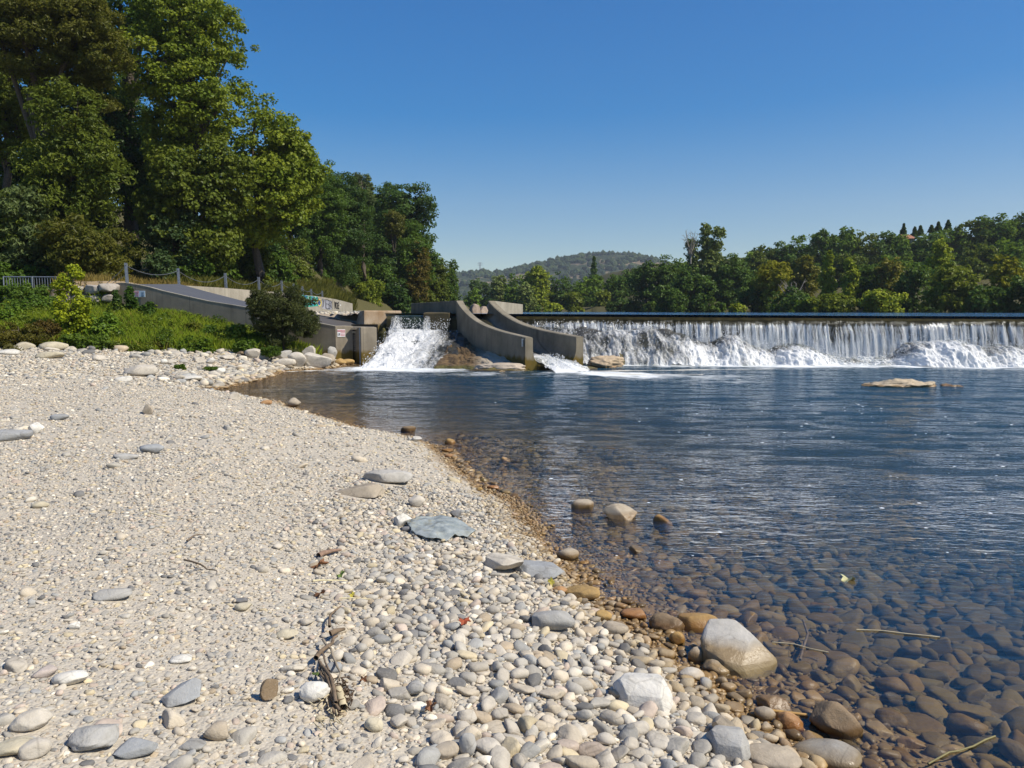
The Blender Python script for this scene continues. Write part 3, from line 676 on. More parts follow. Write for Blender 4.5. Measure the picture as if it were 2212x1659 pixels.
ac = m.mix(m.mr(xx, -11.5, -9.5), (0.085, 0.092, 0.11), (0.085, 0.075, 0.065))  # sky sheen painted as a bluish tint on the upper deck, browner below
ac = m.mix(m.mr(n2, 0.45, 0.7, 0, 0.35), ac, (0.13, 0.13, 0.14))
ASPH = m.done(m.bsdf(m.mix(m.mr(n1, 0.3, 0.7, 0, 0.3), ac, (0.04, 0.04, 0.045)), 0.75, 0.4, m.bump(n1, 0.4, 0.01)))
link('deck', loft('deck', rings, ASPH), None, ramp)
rings = [[(q[0], q[1] - 0.01, q[2] + 0.002), (q[0], q[1] - 0.01, q[2] + 0.05), (q[0], q[1] + 0.16, q[2] + 0.05), (q[0], q[1] + 0.16, q[2] - 0.8)] for q in b_[14:38]]
link('kerb', loft('kerb', rings, CONC_DRY), None, ramp)
# pier head: two concrete blocks and a dark slot between them
zt1, zt2 = FT[-1].z + 0.035, 1.6
B1 = (-6.56, 34.25); B2 = (-5.92, 34.62)
def pier(name, A, B, dep, z1, bev):
    d = Vector((B[0] - A[0], B[1] - A[1], 0)).normalized(); n_ = Vector((-d.y, d.x, 0)) * dep
    q = [(A[0], A[1]), (B[0], B[1]), (B[0] + n_.x, B[1] + n_.y), (A[0] + n_.x, A[1] + n_.y)]
    return boxmesh(name, [(x, y, -0.6) for x, y in q], [(x, y, z1) for x, y in q], CONC, bev)
link('pier_block', pier('pier_block_a', (A1[0] + 0.004, A1[1] - 0.004), A2, 1.2, zt1, 0.025), None, ramp)
link('pier_block', pier('pier_block_b', B1, B2, 2.6, zt2, 0.05), None, ramp)
SLOT_SHADE = plain('slot_shade', (0.012, 0.012, 0.01), 0.9)
link('slot_shade_panel', box('slot_shade_panel', (-6.75, 36.2, 0.7), (1.2, 0.1, 2.0), SLOT_SHADE), None, ramp)  # near-black panel standing in for the shade inside the slot
link('slot_lid', box('slot_lid', (-6.74, 35.35, 1.53), (0.62, 1.5, 0.09), CONC), None, ramp)
gr = link('grille', box('grille_frame', (-6.84, 34.82, 1.38), (0.42, 0.05, 0.10), CONC_DRY, 0.3), None, ramp)
ld = []
for k in range(9):
    zc = 1.24 - 0.085 * k
    ld.append(([(-7.0, 34.86, zc), (-6.68 - 0.03 * max(0, k - 6), 34.86 + 0.03, zc - 0.02)], 0.026))
link('grille_slats', tubes('grille_slats', ld, plain('slat', (0.28, 0.25, 0.21), 0.8), 6), None, gr, (0, 0, 0))
link('guide_rail', box('guide_rail', (-6.625, 34.36, 0.66), (0.05, 0.07, 1.8), STEEL, 0.2), None, ramp)

# ------------------------------------------------------------------ danger sign boards
WHITE = plain('sign_white', (0.8, 0.8, 0.8), 0.4, 0, 0.04); RED = plain('sign_red', (0.42, 0.025, 0.05), 0.45, 0, 0.05); INK = plain('sign_ink', (0.03, 0.03, 0.035), 0.5, 0, 0.1)
PALEBLUE = plain('sign_pale_blue', (0.55, 0.66, 0.74), 0.4, 0, 0.05)
def text_mesh(body, size, mat):
    c = bpy.data.curves.new('lettering', 'FONT'); c.body = body; c.size = size; c.align_x = 'CENTER'; c.align_y = 'CENTER'; c.extrude = 0.0015
    o = bpy.data.objects.new('lettering', c); COL.objects.link(o); dg = bpy.context.evaluated_depsgraph_get(); dg.update()
    me = bpy.data.meshes.new_from_object(o.evaluated_get(dg)); bpy.data.objects.remove(o); me.materials.clear(); me.materials.append(mat); return me
def sign(name, c, nd, w_, h_, label, two=False):
    """c centre on the wall, nd outward normal in plan"""
    s = empty(name, c, label, 'sign'); rz = math.atan2(nd[1], nd[0]) + math.pi / 2
    s.rotation_euler = (0, 0, rz)
    def add(nm, me, par=s):
        o = bpy.data.objects.new(nm, me); COL.objects.link(o); o.parent = par; return o
    w1_ = w_ if not two else w_ * 0.5
    x0 = 0 if not two else -w_ / 4
    add('panel', box('panel', (x0, -0.012, 0), (w1_, 0.016, h_), WHITE, 0, 0.002))
    if two: add('side_panel', box('side_panel', (w_ / 4 + 0.003, -0.012, 0), (w1_ - 0.006, 0.016, h_), PALEBLUE, 0, 0.002))
    hd = add('header', box('header', (x0, -0.023, h_ * 0.30), (w1_ * 0.93, 0.005, h_ * 0.24), RED, 0, 0.001))
    tm = add('lettering', text_mesh('DANGER', h_ * 0.22, WHITE), hd); tm.rotation_euler = (math.pi / 2, 0, 0); tm.location = (x0, -0.027, h_ * 0.30); tm.scale = (1.0 if not two else 0.8, 1, 1)
    st_ = [box('st', (x0 + w1_ * 0.17, -0.023, h_ * (0.045 - 0.19 * k)), (w1_ * 0.58, 0.005, h_ * 0.075), RED, 0, 0.001) for k in range(3)]
    for k, me in enumerate(st_): add('red_line', me)
    ring = [(x0 - w1_ * 0.31 + 0.13 * w1_ * math.cos(t), -0.023, -0.16 * h_ + 0.19 * h_ * math.sin(t)) for t in np.linspace(0, 2 * math.pi, 25)]
    pic = [(ring, w1_ * 0.016), ([ring[3], ring[15]], w1_ * 0.014), ([(x0 - w1_ * 0.30, -0.024, -0.06 * h_), (x0 - w1_ * 0.27, -0.024, -0.17 * h_), (x0 - w1_ * 0.26, -0.024, -0.27 * h_)], w1_ * 0.045)]
    add('pictogram', tubes('pictogram', pic, INK, 6))
    if two:
        wv_ = []
        for k in range(3):
            wv_.append(([(w_ * (0.22 + 0.035 * i), -0.023, h_ * (0.28 - 0.2 * k - 0.014 * (i % 6) ** 1.5 * 0.5)) for i in range(7)], h_ * 0.018))
        wv_.append(([(w_ * 0.18, -0.023, -h_ * 0.34), (w_ * 0.42, -0.023, -h_ * 0.34)], h_ * 0.04))
        add('wave_symbol', tubes('wave_symbol', wv_, INK, 6))
    return s
dA = Vector((A2[0] - A1[0], A2[1] - A1[1])); nA = Vector((dA.y, -dA.x)).normalized()
pc = Vector((A1[0], A1[1])) + dA * 0.33 + nA * 0.004
sign('danger_sign', (pc.x, pc.y, at(737, 719.5, 34.6).z), nA, 0.345, 0.32, 'square red and white DANGER sign on the pier head beside the slot')
s0 = at(301.5, 635, fy(301.5)); dF = Vector((FT[5].x - FT[2].x, FT[5].y - FT[2].y)); nF = Vector((dF.y, -dF.x)).normalized()
sign('warning_sign', (s0.x + nF.x * 0.01, s0.y + nF.y * 0.01 - 0.02, s0.z), nF, 0.64, 0.29, 'double sign board, red and white beside pale blue, on the ramp wall', True)

# ------------------------------------------------------------------ retaining wall with graffiti, posts and chains
rw = empty('retaining_wall', (-17.2, 60, 2), 'long pale concrete retaining wall with graffiti behind the ramp', 'wall')
wy = [40.9, 46, 52, 58, 64, 70, 76, 80.5, 84.5]; wz = [3.62, 3.66, 3.66, 3.66, 3.62, 3.58, 3.45, 3.28, 3.1]
rings = [[(-17.0, y, 0.3), (-17.0, y, z), (-17.28, y, z), (-17.28, y, 0.3)] for y, z in zip(wy, wz)]
link('wall', loft('retaining_wall', rings, CONC_DRY), None, rw)
TEAL = plain('paint_teal', (0.05, 0.42, 0.32), 0.5, 0, 0.35); BLUE = plain('paint_blue', (0.05, 0.12, 0.4), 0.5, 0, 0.2); LILAC = plain('paint_grey', (0.38, 0.38, 0.42), 0.6, 0, 0.15); YEL = plain('paint_yellow', (0.7, 0.55, 0.1), 0.5, 0, 0.1); PW = plain('paint_white', (0.75, 0.77, 0.78), 0.5, 0, 0.08); PB = plain('paint_black', (0.03, 0.03, 0.035), 0.5, 0, 0.1)
def yu(u): return -17.0 / ((u - CX) / F)          # depth at which the wall face shows at image column u
def gpoly(name, pts, mat, off):
    V = [(-17.0 + off, yu(u), at(u, v, yu(u)).z) for u, v in pts]
    bm = bmesh.new(); f = bm.faces.new([bm.verts.new(q) for q in V]); r_ = bmesh.ops.extrude_face_region(bm, geom=[f])
    for g in r_['geom']:
        if isinstance(g, bmesh.types.BMVert): g.co.x += 0.003
    bmesh.ops.recalc_face_normals(bm, faces=bm.faces); me = bpy.data.meshes.new(name); bm.to_mesh(me); bm.free(); me.materials.append(mat); return me
Z4 = lambda x, y: (604.8 + x * .0781, 604.8 + y * .0781)     # pixels of an enlarged view of this wall
link('teal_graffiti', gpoly('teal_graffiti', [Z4(*q) for q in [(470, 440), (600, 410), (840, 440), (1080, 470), (1075, 560), (1040, 570), (1050, 640), (1085, 720), (990, 730), (840, 745), (560, 740), (480, 640)]], TEAL, 0.004), None, rw)
gs = []
for pts in [[(520, 700), (600, 520), (640, 440), (690, 560)], [(700, 480), (760, 440), (760, 560), (700, 700)], [(820, 450), (800, 560), (880, 640), (940, 560)], [(930, 460), (900, 600), (880, 660), (920, 700), (960, 620)], [(1000, 460), (985, 560), (1010, 640)], [(1060, 480), (1070, 560), (1040, 580)], [(1000, 640), (1060, 640), (1090, 730)]]:
    gs.append(([(-16.992, yu(Z4(*q)[0]), at(*Z4(*q), yu(Z4(*q)[0])).z) for q in pts], 0.05))
link('white_strokes', tubes('white_strokes', gs[0::2], PW, 5), None, rw)
link('blue_strokes', tubes('blue_strokes', gs[1::2], BLUE, 5), None, rw)
def gring(cx_, cy_, rx, ry): return [(cx_ + rx * math.cos(t), cy_ + ry * math.sin(t)) for t in np.linspace(0, 2 * math.pi, 17)[:-1]]
link('yellow_ring', gpoly('yellow_ring', [Z4(*q) for q in gring(1115, 630, 62, 105)], YEL, 0.004), None, rw)
link('blue_oval', gpoly('blue_oval', [Z4(*q) for q in gring(1115, 625, 34, 75)], BLUE, 0.009), None, rw)
link('grey_lettering_ground', gpoly('grey_lettering_ground', [Z4(*q) for q in [(1190, 530), (1460, 590), (1460, 810), (1400, 830), (1190, 790)]], LILAC, 0.004), None, rw)
def strokes(name, lst, mat, r):
    sp_ = [([(-16.990, yu(Z4(*q)[0]), at(*Z4(*q), yu(Z4(*q)[0])).z) for q in pts], r) for pts in lst]
    link(name, tubes(name, sp_, mat, 5), None, rw)
# the tall outlined letters, then the short black word
strokes('outlined_letters', [[(1195, 760), (1190, 560), (1215, 520), (1225, 600), (1222, 740)], [(1222, 740), (1245, 560), (1275, 530), (1280, 790)], [(1345, 800), (1300, 790), (1300, 545), (1345, 550)], [(1300, 660), (1335, 665)], [(1355, 800), (1350, 555), (1385, 575), (1385, 650), (1358, 670), (1388, 700), (1388, 790), (1355, 800)], [(1400, 820), (1400, 570), (1425, 580), (1428, 650), (1402, 680), (1430, 760)], [(1440, 770), (1437, 600), (1458, 600), (1460, 790), (1442, 800)]], PB, 0.035)
strokes('black_word', [[(1535, 790), (1528, 600), (1555, 760), (1552, 610)], [(1568, 780), (1562, 640), (1585, 620), (1590, 780), (1570, 785)], [(1596, 640), (1618, 640), (1600, 780), (1620, 790)], [(1645, 620), (1628, 620), (1632, 790), (1650, 790)], [(1630, 700), (1645, 705)]], PB, 0.05)
strokes('white_tag', [[(1690, 640), (1700, 680), (1688, 720)]], PW, 0.04)

post_u = [272, 387, 493, 564, 613, 638, 657, 675.5, 699]
post_top = [568, 580, 590, 598.6, 606, 612.6, 618.5, 624, 628]
posts_xy = []
wy_i = lambda y: float(np.interp(y, wy, wz))
plab = ['grey steel post at the left end of the ramp wall', 'grey steel post at the top corner of the asphalt deck', 'steel post behind the wall, above the middle of the deck', 'steel post behind the wall, just left of the dark bush', 'steel post whose foot is hidden by the dark bush', 'steel post above the left edge of the teal graffiti', 'steel post above the middle of the teal graffiti', 'steel post above the right end of the teal graffiti', 'last and farthest steel post, above the outlined letters']
CHAIN = plain('chain_steel', (0.16, 0.17, 0.18), 0.5, 0.5)
for k, (u, vt) in enumerate(zip(post_u, post_top)):
    if k == 0: y = FT[2].y + 0.13; x = FT[2].x; zb = FT[2].z
    elif k == 1: y = 41.2; x = at(387, 615, 41.2).x; zb = 3.55
    else: y = -17.4 / ((u - CX) / F); x = -17.4; zb = min(wy_i(y), 3.6) - 0.25
    ztp = at(u, vt, y).z; hgt = ztp - zb
    t_ = empty('steel_post', (x, y, zb), plab[k], 'post', 'steel posts along the ramp and its wall')
    a_ = 0.05 if k < 2 else 0.07; tilt = -0.035 * hgt
    pts_ = [(-a_, -.06), (a_, -.06), (a_, -.035), (-a_ + .03, -.035), (-a_ + .03, .035), (a_, .035), (a_, .06), (-a_, .06)]
    me = boxmesh('post', [(px, py, 0) for px, py in pts_], [(px + tilt, py, hgt) for px, py in pts_], STEEL, 0.006)
    o = bpy.data.objects.new('upright', me); COL.objects.link(o); o.parent = t_
    o = bpy.data.objects.new('eye', tubes('eye', [([(tilt * .9 + a_ * .2, -.09, hgt * .88), (tilt * .9 + a_ * .2, .09, hgt * .88)], 0.018)], DARKSTEEL, 6)); COL.objects.link(o); o.parent = t_
    posts_xy.append((x + tilt * .9, y, zb + hgt * .88))
clab = ['chain sagging between the two left steel posts across the ramp top', 'chain sagging over the upper end of the back wall', 'chain sagging between the posts left of the dark bush', 'chain behind the top of the dark bush', 'short chain just left of the teal graffiti', 'short chain above the left half of the teal graffiti', 'short chain above the right half of the teal graffiti', 'short chain above the outlined letters on the wall']
for k in range(8):
    A_, B_ = Vector(posts_xy[k]), Vector(posts_xy[k + 1]); sag = 0.10 * (B_ - A_).length ** 0.8
    pts_ = [A_.lerp(B_, t) + Vector((0, 0, -sag * 4 * t * (1 - t))) for t in np.linspace(0, 1, 15)]
    tag(link('chain', tubes('chain', [(pts_, 0.010 + 0.0002 * A_.y)], CHAIN, 6)), clab[k], 'chain', 'chains between the steel posts')
A_ = Vector(posts_xy[0]); E_ = at(172, 644 - 6, 36.8)
for k, (dz, sg) in enumerate([(0, 0.25), (-0.42, 0.12)]):
    e_ = Vector((E_.x, E_.y, E_.z + (0 if k == 0 else -0.05))); a0 = A_ + Vector((0, 0, dz))
    pts_ = [a0.lerp(e_, t) + Vector((0, 0, -sg * 4 * t * (1 - t))) for t in np.linspace(0, 1, 15)]
    tag(link('chain', tubes('chain', [(pts_, 0.014)], CHAIN, 6)), ['upper chain slanting down left over the stone blocks', 'lower chain slanting down left over the stone blocks'][k], 'chain', 'chains between the steel posts')

# metal railing at the far left
rl = empty('metal_railing', (-24, 39, 2.6), 'grey metal railing half hidden by leaves at the far left', 'railing')
L_ = at(8, 598, 39.0); R_ = at(132, 598.5, 39.0); zb = at(60, 640, 39).z
link('top_rail', tubes('top_rail', [([L_, R_], 0.028)], STEEL, 8), None, rl)
link('bottom_rail', tubes('bottom_rail', [([(L_.x, 39, zb + .12), (R_.x, 39, zb + .12)], 0.02)], STEEL, 8), None, rl)
for x in np.linspace(L_.x, R_.x, 22):
    link('bar', tubes('bar', [([(x, 39, zb), (x, 39, L_.z)], 0.014)], STEEL, 6), None, rl)
for x in (L_.x, (L_.x + R_.x) / 2, R_.x):
    link('stanchion', tubes('stanchion', [([(x, 38.97, zb - .3), (x, 38.97, L_.z + .02)], 0.03)], STEEL, 8), None, rl)
# ------------------------------------------------------------------ trees
def leaves(C, N, L, W, tone, rng):
    n = len(C); r = rng.normal(size=(n, 3)); t = np.cross(N, r); t /= np.linalg.norm(t, axis=1, keepdims=True) + 1e-9; b = np.cross(N, t)
    l = (L * (0.6 + 0.8 * rng.random(n)))[:, None] / 2; w = l * W
    fold = N * (l * 0.25)
    V = np.stack([C - t * l, C + b * w + fold, C + t * l, C - b * w + fold], 1).reshape(-1, 3)
    return V, np.repeat(tone, 4)

def crown(name, ells, leafL, leafW, cover, clump, mat, seed, flat=0.65, wild=0.25, feather=0.0, inner=0.35):
    """ells: ellipsoids (cx,cy,cz,rx,ry,rz). Leaf clumps are spread over and in them."""
    rng = np.random.default_rng(seed); CC = []; CR = []; OUT = []
    for (x, y, z, rx, ry, rz) in ells:
        rm = (rx * ry * rz) ** (1 / 3); rc = clump * rm
        n = max(6, int(3.2 * 4 * math.pi * rm * rm / (math.pi * rc * rc) * 0.42))
        d = rng.normal(size=(n, 3)); d /= np.linalg.norm(d, axis=1, keepdims=True)
        lob = 1 + wild * vnoise(d * 1.9 + seed * 3.1, seed) + 0.5 * wild * vnoise(d * 4.5 + seed, seed + 3)
        rr = np.where(rng.random(n) < inner, 0.3 + 0.5 * rng.random(n), 0.78 + 0.24 * rng.random(n)) * np.minimum(lob, 1.14)
        c = np.array([x, y, z]) + d * rr[:, None] * np.array([rx, ry, rz])
        CC.append(c); CR.append(rc * (0.55 + 0.8 * rng.random(n) ** 1.4)); OUT.append(d)
    CC = np.concatenate(CC); CR = np.concatenate(CR); OUT = np.concatenate(OUT)
    k = np.maximum(4, (cover * math.pi * CR ** 2 / (leafL * leafL * leafW * 0.5)).astype(int))
    idx = np.repeat(np.arange(len(CC)), k); n = len(idx)
    d = rng.normal(size=(n, 3)); d /= np.linalg.norm(d, axis=1, keepdims=True)
    rad = CR[idx] * (0.35 + 0.75 * rng.random(n) ** 0.6)
    if feather: d = d * np.array([1 + feather, 1 + feather, 0.5]); 
    P = CC[idx] + d * rad[:, None] * np.array([1.1, 1.1, flat])
    N = d * 0.55 + OUT[idx] * 0.4 + rng.normal(size=(n, 3)) * 0.55 + np.array([0, 0, 0.45]); N /= np.linalg.norm(N, axis=1, keepdims=True)
    ct = rng.random(len(CC)) * 0.75
    tone = np.clip(ct[idx] + 0.3 * rng.random(n), 0, 1)
    V, T = leaves(P, N, leafL, leafW, tone, rng)
    return npmesh(name, V, np.arange(len(V)).reshape(-1, 4), mat, False, dict(tone=T)), CC, CR

def trunk_mesh(base, top, r, targets, mat, seed):
    rg = random.Random(seed); base = Vector(base); top = Vector(top)
    path = [base.lerp(top, t) + Vector((rg.uniform(-1, 1), rg.uniform(-1, 1), 0)) * r * 0.8 * (t > 0) for t in np.linspace(0, 1, 8)]
    sp_ = [(path, [r * (1.25 - 1.0 * t) for t in np.linspace(0, 1, 8)])]
    for q in targets:
        q = Vector(q); t = rg.uniform(0.3, 0.85); s = base.lerp(top, t); mid = s.lerp(q, 0.5) + Vector((0, 0, 0.12 * (q - s).length))
        sp_.append(([s, s.lerp(mid, .5) , mid, mid.lerp(q, .5), q], [r * .4, r * .33, r * .25, r * .16, r * .06]))
    return tubes('trunk', sp_, mat, 6)

_mats = {}
def lmat(a, b, tr=0.3):
    k = (a, b, tr)
    if k not in _mats: _mats[k] = leaf_mat('leaves_%d' % len(_mats), a, b, tr)
    return _mats[k]
# leaf colours (dark tone, light tone)
OLIVE = ((0.070, 0.099, 0.021), (0.166, 0.185, 0.031)); YGREEN = ((0.105, 0.150, 0.021), (0.272, 0.290, 0.039)); DARK = ((0.031, 0.066, 0.021), (0.079, 0.131, 0.035))
MID = ((0.053, 0.101, 0.021), (0.131, 0.194, 0.035)); BLUEG = ((0.044, 0.079, 0.046), (0.096, 0.140, 0.070)); RUST = ((0.12, 0.085, 0.022), (0.20, 0.145, 0.04)); BROWNG = ((0.075, 0.082, 0.018), (0.165, 0.145, 0.034))
BRIGHT = ((0.20, 0.245, 0.02), (0.42, 0.43, 0.035)); SILVER = ((0.079, 0.105, 0.056), (0.176, 0.211, 0.105)); GOLD = ((0.12, 0.125, 0.015), (0.24, 0.22, 0.024))

def tree(name, label, u, vt, vb, wpx, Y, colr, leaf=0.26, lw=0.62, cover=1.5, clump=0.24, seed=1, group=None, cat='tree', flat=0.65, wild=0.28, feather=0, shape='round', bark=None, depth=0.9, zb=None, limbs=10, lean=0, inner=0.35, tr=0.38):
    c = at(u, (vt + vb) / 2, Y); top = at(u, vt, Y).z; bot = at(u, vb, Y).z; w = wpx / F * Y / 2; h = (top - bot) / 2
    zg = G1(c.x, Y) if zb is None else zb
    rg = random.Random(seed)
    E_ = []
    if shape == 'round':
        E_.append((c.x, Y, c.z, w * .82, w * .82 * depth, h * .9))
        for k in range(5):
            a = rg.uniform(0, 6.28); E_.append((c.x + w * .5 * math.cos(a), Y + w * .5 * depth * math.sin(a), c.z + h * rg.uniform(-.55, .6), w * rg.uniform(.35, .5), w * rg.uniform(.35, .5), h * rg.uniform(.3, .42)))
    elif shape == 'tall':
        for k in range(7):
            t = k / 6; ww = w * (0.95 - 0.55 * abs(t - 0.38) ** 1.2 * 1.6)
            E_.append((c.x + w * rg.uniform(-.22, .22), Y + w * rg.uniform(-.25, .25), bot + 2 * h * (0.12 + 0.76 * t), ww * rg.uniform(.6, .8), ww * .7, h * rg.uniform(.22, .3)))
    elif shape == 'spread':
        for k in range(9):
            E_.append((c.x + w * rg.uniform(-.7, .7), Y + w * depth * rg.uniform(-.6, .6), c.z + h * rg.uniform(-.75, .75), w * rg.uniform(.26, .42), w * rg.uniform(.26, .42), h * rg.uniform(.18, .3)))
        E_.append((c.x, Y, c.z, w * .6, w * .6, h * .6))
    elif shape == 'cone':
        for k in range(8):
            t = k / 7; E_.append((c.x, Y, bot + 2 * h * (0.05 + 0.9 * t), w * (1.0 - 0.9 * t) * rg.uniform(.75, 1.2), w * (1.0 - 0.9 * t), h * .13))
    elif shape == 'bush':
        E_.append((c.x, Y, c.z - h * .1, w * .85, w * .8 * depth, h * .85))
        for k in range(6):
            a = rg.uniform(0, 6.28); E_.append((c.x + w * .6 * math.cos(a), Y + w * .5 * math.sin(a), c.z + h * rg.uniform(-.6, .5), w * rg.uniform(.3, .45), w * .35, h * rg.uniform(.3, .45)))
    elif shape == 'multi':
        for dx, lean_, hh_ in ((-.62, -.5, .80), (-.12, -.12, 1.0), (.38, .42, .96), (.1, .2, .7)):
            for k in range(6):
                q_ = k / 5; E_.append((c.x + w * dx * (.35 + .65 * q_), Y + w * rg.uniform(-.2, .2), bot + 2 * h * hh_ * (.15 + .80 * q_), w * (.40 - .16 * q_), w * .3, h * .16))
    t = empty(name, (c.x, Y, zg), label, cat, group)
    me, CC, CR = crown('crown', E_, leaf, lw, cover, clump, lmat(*colr, tr), seed, flat, wild, feather, inner)
    link('crown' if cat != 'shrub' else 'foliage', me, None, t)
    ids = [rg.randrange(len(CC)) for _ in range(limbs)]
    link('trunk' if cat != 'shrub' else 'stem', trunk_mesh((c.x + lean * w, Y, zg - 0.2), (c.x, Y, c.z + h * .55), max(0.05, 0.035 * max(0.3, top - zg) ** 0.9 * (0.5 if cat == 'shrub' else 0.75)), [CC[i] for i in ids], bark or BARK, seed), None, t)
    return t

LB = 'trees on the left bank'
T = [
 ('locust_tree', 'tall brownish-green feathery locust tree filling the upper left corner', 70, -230, 320, 420, 46, BROWNG, .2, .45, 1.6, .2, 'spread'),
 ('locust_tree', 'olive feathery locust tree below the brownish one at the left edge', 160, 190, 600, 330, 44, OLIVE, .24, .45, 1.25, .22, 'spread'),
 ('plane_tree', 'tallest tree, a yellow-green broadleaf reaching past the top edge', 400, -260, 380, 330, 55, YGREEN, .23, .8, 1.45, .19, 'tall'),
 ('plane_tree', 'yellow-green broadleaf with lumpy crown on the right shoulder of the tallest tree', 552, 180, 540, 300, 58, YGREEN, .24, .8, 1.45, .18, 'round'),
 ('plane_tree', 'yellow-green hanging boughs low in front of the tallest tree', 420, 290, 600, 260, 53, OLIVE, .23, .8, 1.45, .18, 'round'),
 ('oak_tree', 'dark green tree whose top pokes out right of the yellow-green broadleaf', 625, 265, 560, 140, 82, DARK, .36, .7, 1.6, .22, 'round'),
 ('ash_tree', 'very dark green tree sloping down behind the graffiti wall', 705, 348, 640, 200, 92, DARK, .32, .55, 1.5, .2, 'round'),
 ('ash_tree', 'thin sparse grey-green tree top against the sky', 783, 368, 470, 70, 98, SILVER, .34, .5, .55, .2, 'spread'),
 ('oak_tree', 'rounded dark green tree with the rightmost crown of the left bank', 868, 385, 600, 165, 112, DARK, .42, .75, 1.6, .2, 'round'),
 ('maple_tree', 'mid green tree with rusty patches at the right end of the left bank', 885, 470, 680, 130, 108, MID, .38, .7, 1.5, .22, 'round'),
 ('rusty_tree', 'small rust-brown dying crown within the rightmost trees of the left bank', 905, 520, 685, 54, 105, RUST, .32, .6, .9, .25, 'round'),
 ('rusty_tree', 'brownish thin crown just below the rounded dark oak', 852, 448, 520, 55, 106, BROWNG, .32, .6, .9, .25, 'round'),
 ('maple_tree', 'bright yellow-green tree standing at the end of the graffiti wall', 745, 540, 680, 125, 100, ((0.055, 0.09, 0.012), (0.13, 0.165, 0.02)), .28, .75, 1.5, .2, 'round'),
 ('maple_tree', 'small yellow-green tree at the foot of the bright one beside the wall end', 795, 595, 685, 80, 97, YGREEN, .28, .7, 1.4, .22, 'round'),
 ('poplar_tree', 'slim fresh green sapling group closing the left bank by the weir', 972, 565, 690, 72, 130, MID, .44, .6, 1.2, .22, 'tall'),
 ('willow_tree', 'grey-green drooping tree at the left edge above the railing', 50, 400, 660, 230, 43, SILVER, .24, .4, 1.35, .2, 'round'),
 ('sumac_tree', 'orange-tinged spreading tree above the stone blocks', 195, 455, 640, 210, 41.5, BROWNG, .22, .4, 1.4, .2, 'round'),
 ('elder_tree', 'dark blue-green shrub tree right of the dirt trail', 375, 445, 625, 130, 52, BLUEG, .26, .6, 1.6, .2, 'round'),
 ('hazel_tree', 'mid green bushy tree behind the third steel post', 500, 480, 635, 150, 64, MID, .3, .7, 1.5, .2, 'round'),
 ('hazel_tree', 'olive bushy tree behind the wall above the dark bush', 605, 505, 640, 150, 80, OLIVE, .3, .7, 1.4, .2, 'round'),
 ('hazel_tree', 'dark green bushy tree left of the bright yellow-green tree', 670, 500, 650, 110, 90, MID, .32, .7, 1.4, .2, 'round'),
 ('elm_tree', 'dark leafy tree filling the gap between locust and tallest tree', 270, 120, 600, 200, 62, DARK, .3, .6, 1.5, .2, 'round'),
 ('elm_tree', 'deep green tree low behind the tallest tree', 520, 400, 640, 200, 76, DARK, .36, .65, 1.6, .22, 'round'),
 ('elm_tree', 'shaded dark tree behind the olive locust at the left', 70, 120, 620, 330, 60, DARK, .34, .6, 1.5, .22, 'round'),
 ('acacia_tree', 'dark-leaved boughs reaching in left of the tallest tree top', 265, -120, 140, 190, 62, MID, .32, .6, .9, .24, 'spread'),
 ('elm_tree', 'dark tree between the rounded oak and the bright wall-end tree', 800, 470, 670, 130, 106, DARK, .38, .65, 1.6, .22, 'round'),
 ('elm_tree', 'dark green tree filling between the ash tops and the yellow-green broadleaf', 735, 362, 600, 150, 100, DARK, .34, .6, 1.6, .2, 'round'), ('elm_tree', 'mid green tree behind the thin sparse grey-green top', 800, 398, 600, 120, 112, MID, .36, .6, 1.6, .2, 'round'), ('locust_tree', 'olive boughs at the left edge behind the brownish locust', 10, 60, 420, 220, 54, OLIVE, .26, .5, 1.3, .2, 'spread'),
 ('hazel_tree', 'mid green tree at the right shoulder of the yellow-green broadleaf', 690, 345, 600, 120, 88, MID, .3, .65, 1.6, .2, 'round'),
 ('maple_tree', 'olive tree low beside the weir left of the slim saplings', 935, 540, 690, 75, 114, OLIVE, .38, .65, 1.4, .22, 'round'),
]
for i, q in enumerate(T):
    (nm, lb, u, vt, vb, w, Y, colr, lf, lw, cov, cl, shp) = q; lf = lf * .75 if lf > .245 else lf
    tree(nm, lb, u, vt, vb, w, Y, colr, lf, lw, cov, cl, 100 + i, LB, 'tree', shape=shp, wild=.3)
# understory along the foot of the wood
US = [(20, 560, 660, 110, 40.5, MID), (105, 575, 640, 90, 42, DARK), (225, 540, 610, 90, 45, OLIVE), (275, 520, 600, 60, 52, DARK), (345, 530, 612, 70, 50, BLUEG), (420, 545, 622, 80, 52, MID), (462, 560, 630, 70, 54, OLIVE),
      (530, 560, 632, 70, 62, MID), (575, 575, 640, 70, 70, BROWNG), (640, 570, 645, 70, 82, OLIVE), (690, 580, 655, 60, 92, DARK), (850, 590, 690, 80, 100, DARK), (905, 610, 690, 70, 106, OLIVE), (830, 560, 690, 70, 102, MID), (560, 545, 640, 80, 66, DARK), (608, 560, 645, 70, 74, MID), (655, 575, 650, 60, 86, OLIVE), (720, 575, 660, 70, 96, MID), (770, 590, 680, 70, 104, DARK), (240, 555, 612, 60, 47, MID), (15, 520, 640, 120, 44, OLIVE), (548, 525, 640, 84, 60, OLIVE), (598, 530, 645, 76, 68, MID), (480, 545, 632, 70, 56, MID)]
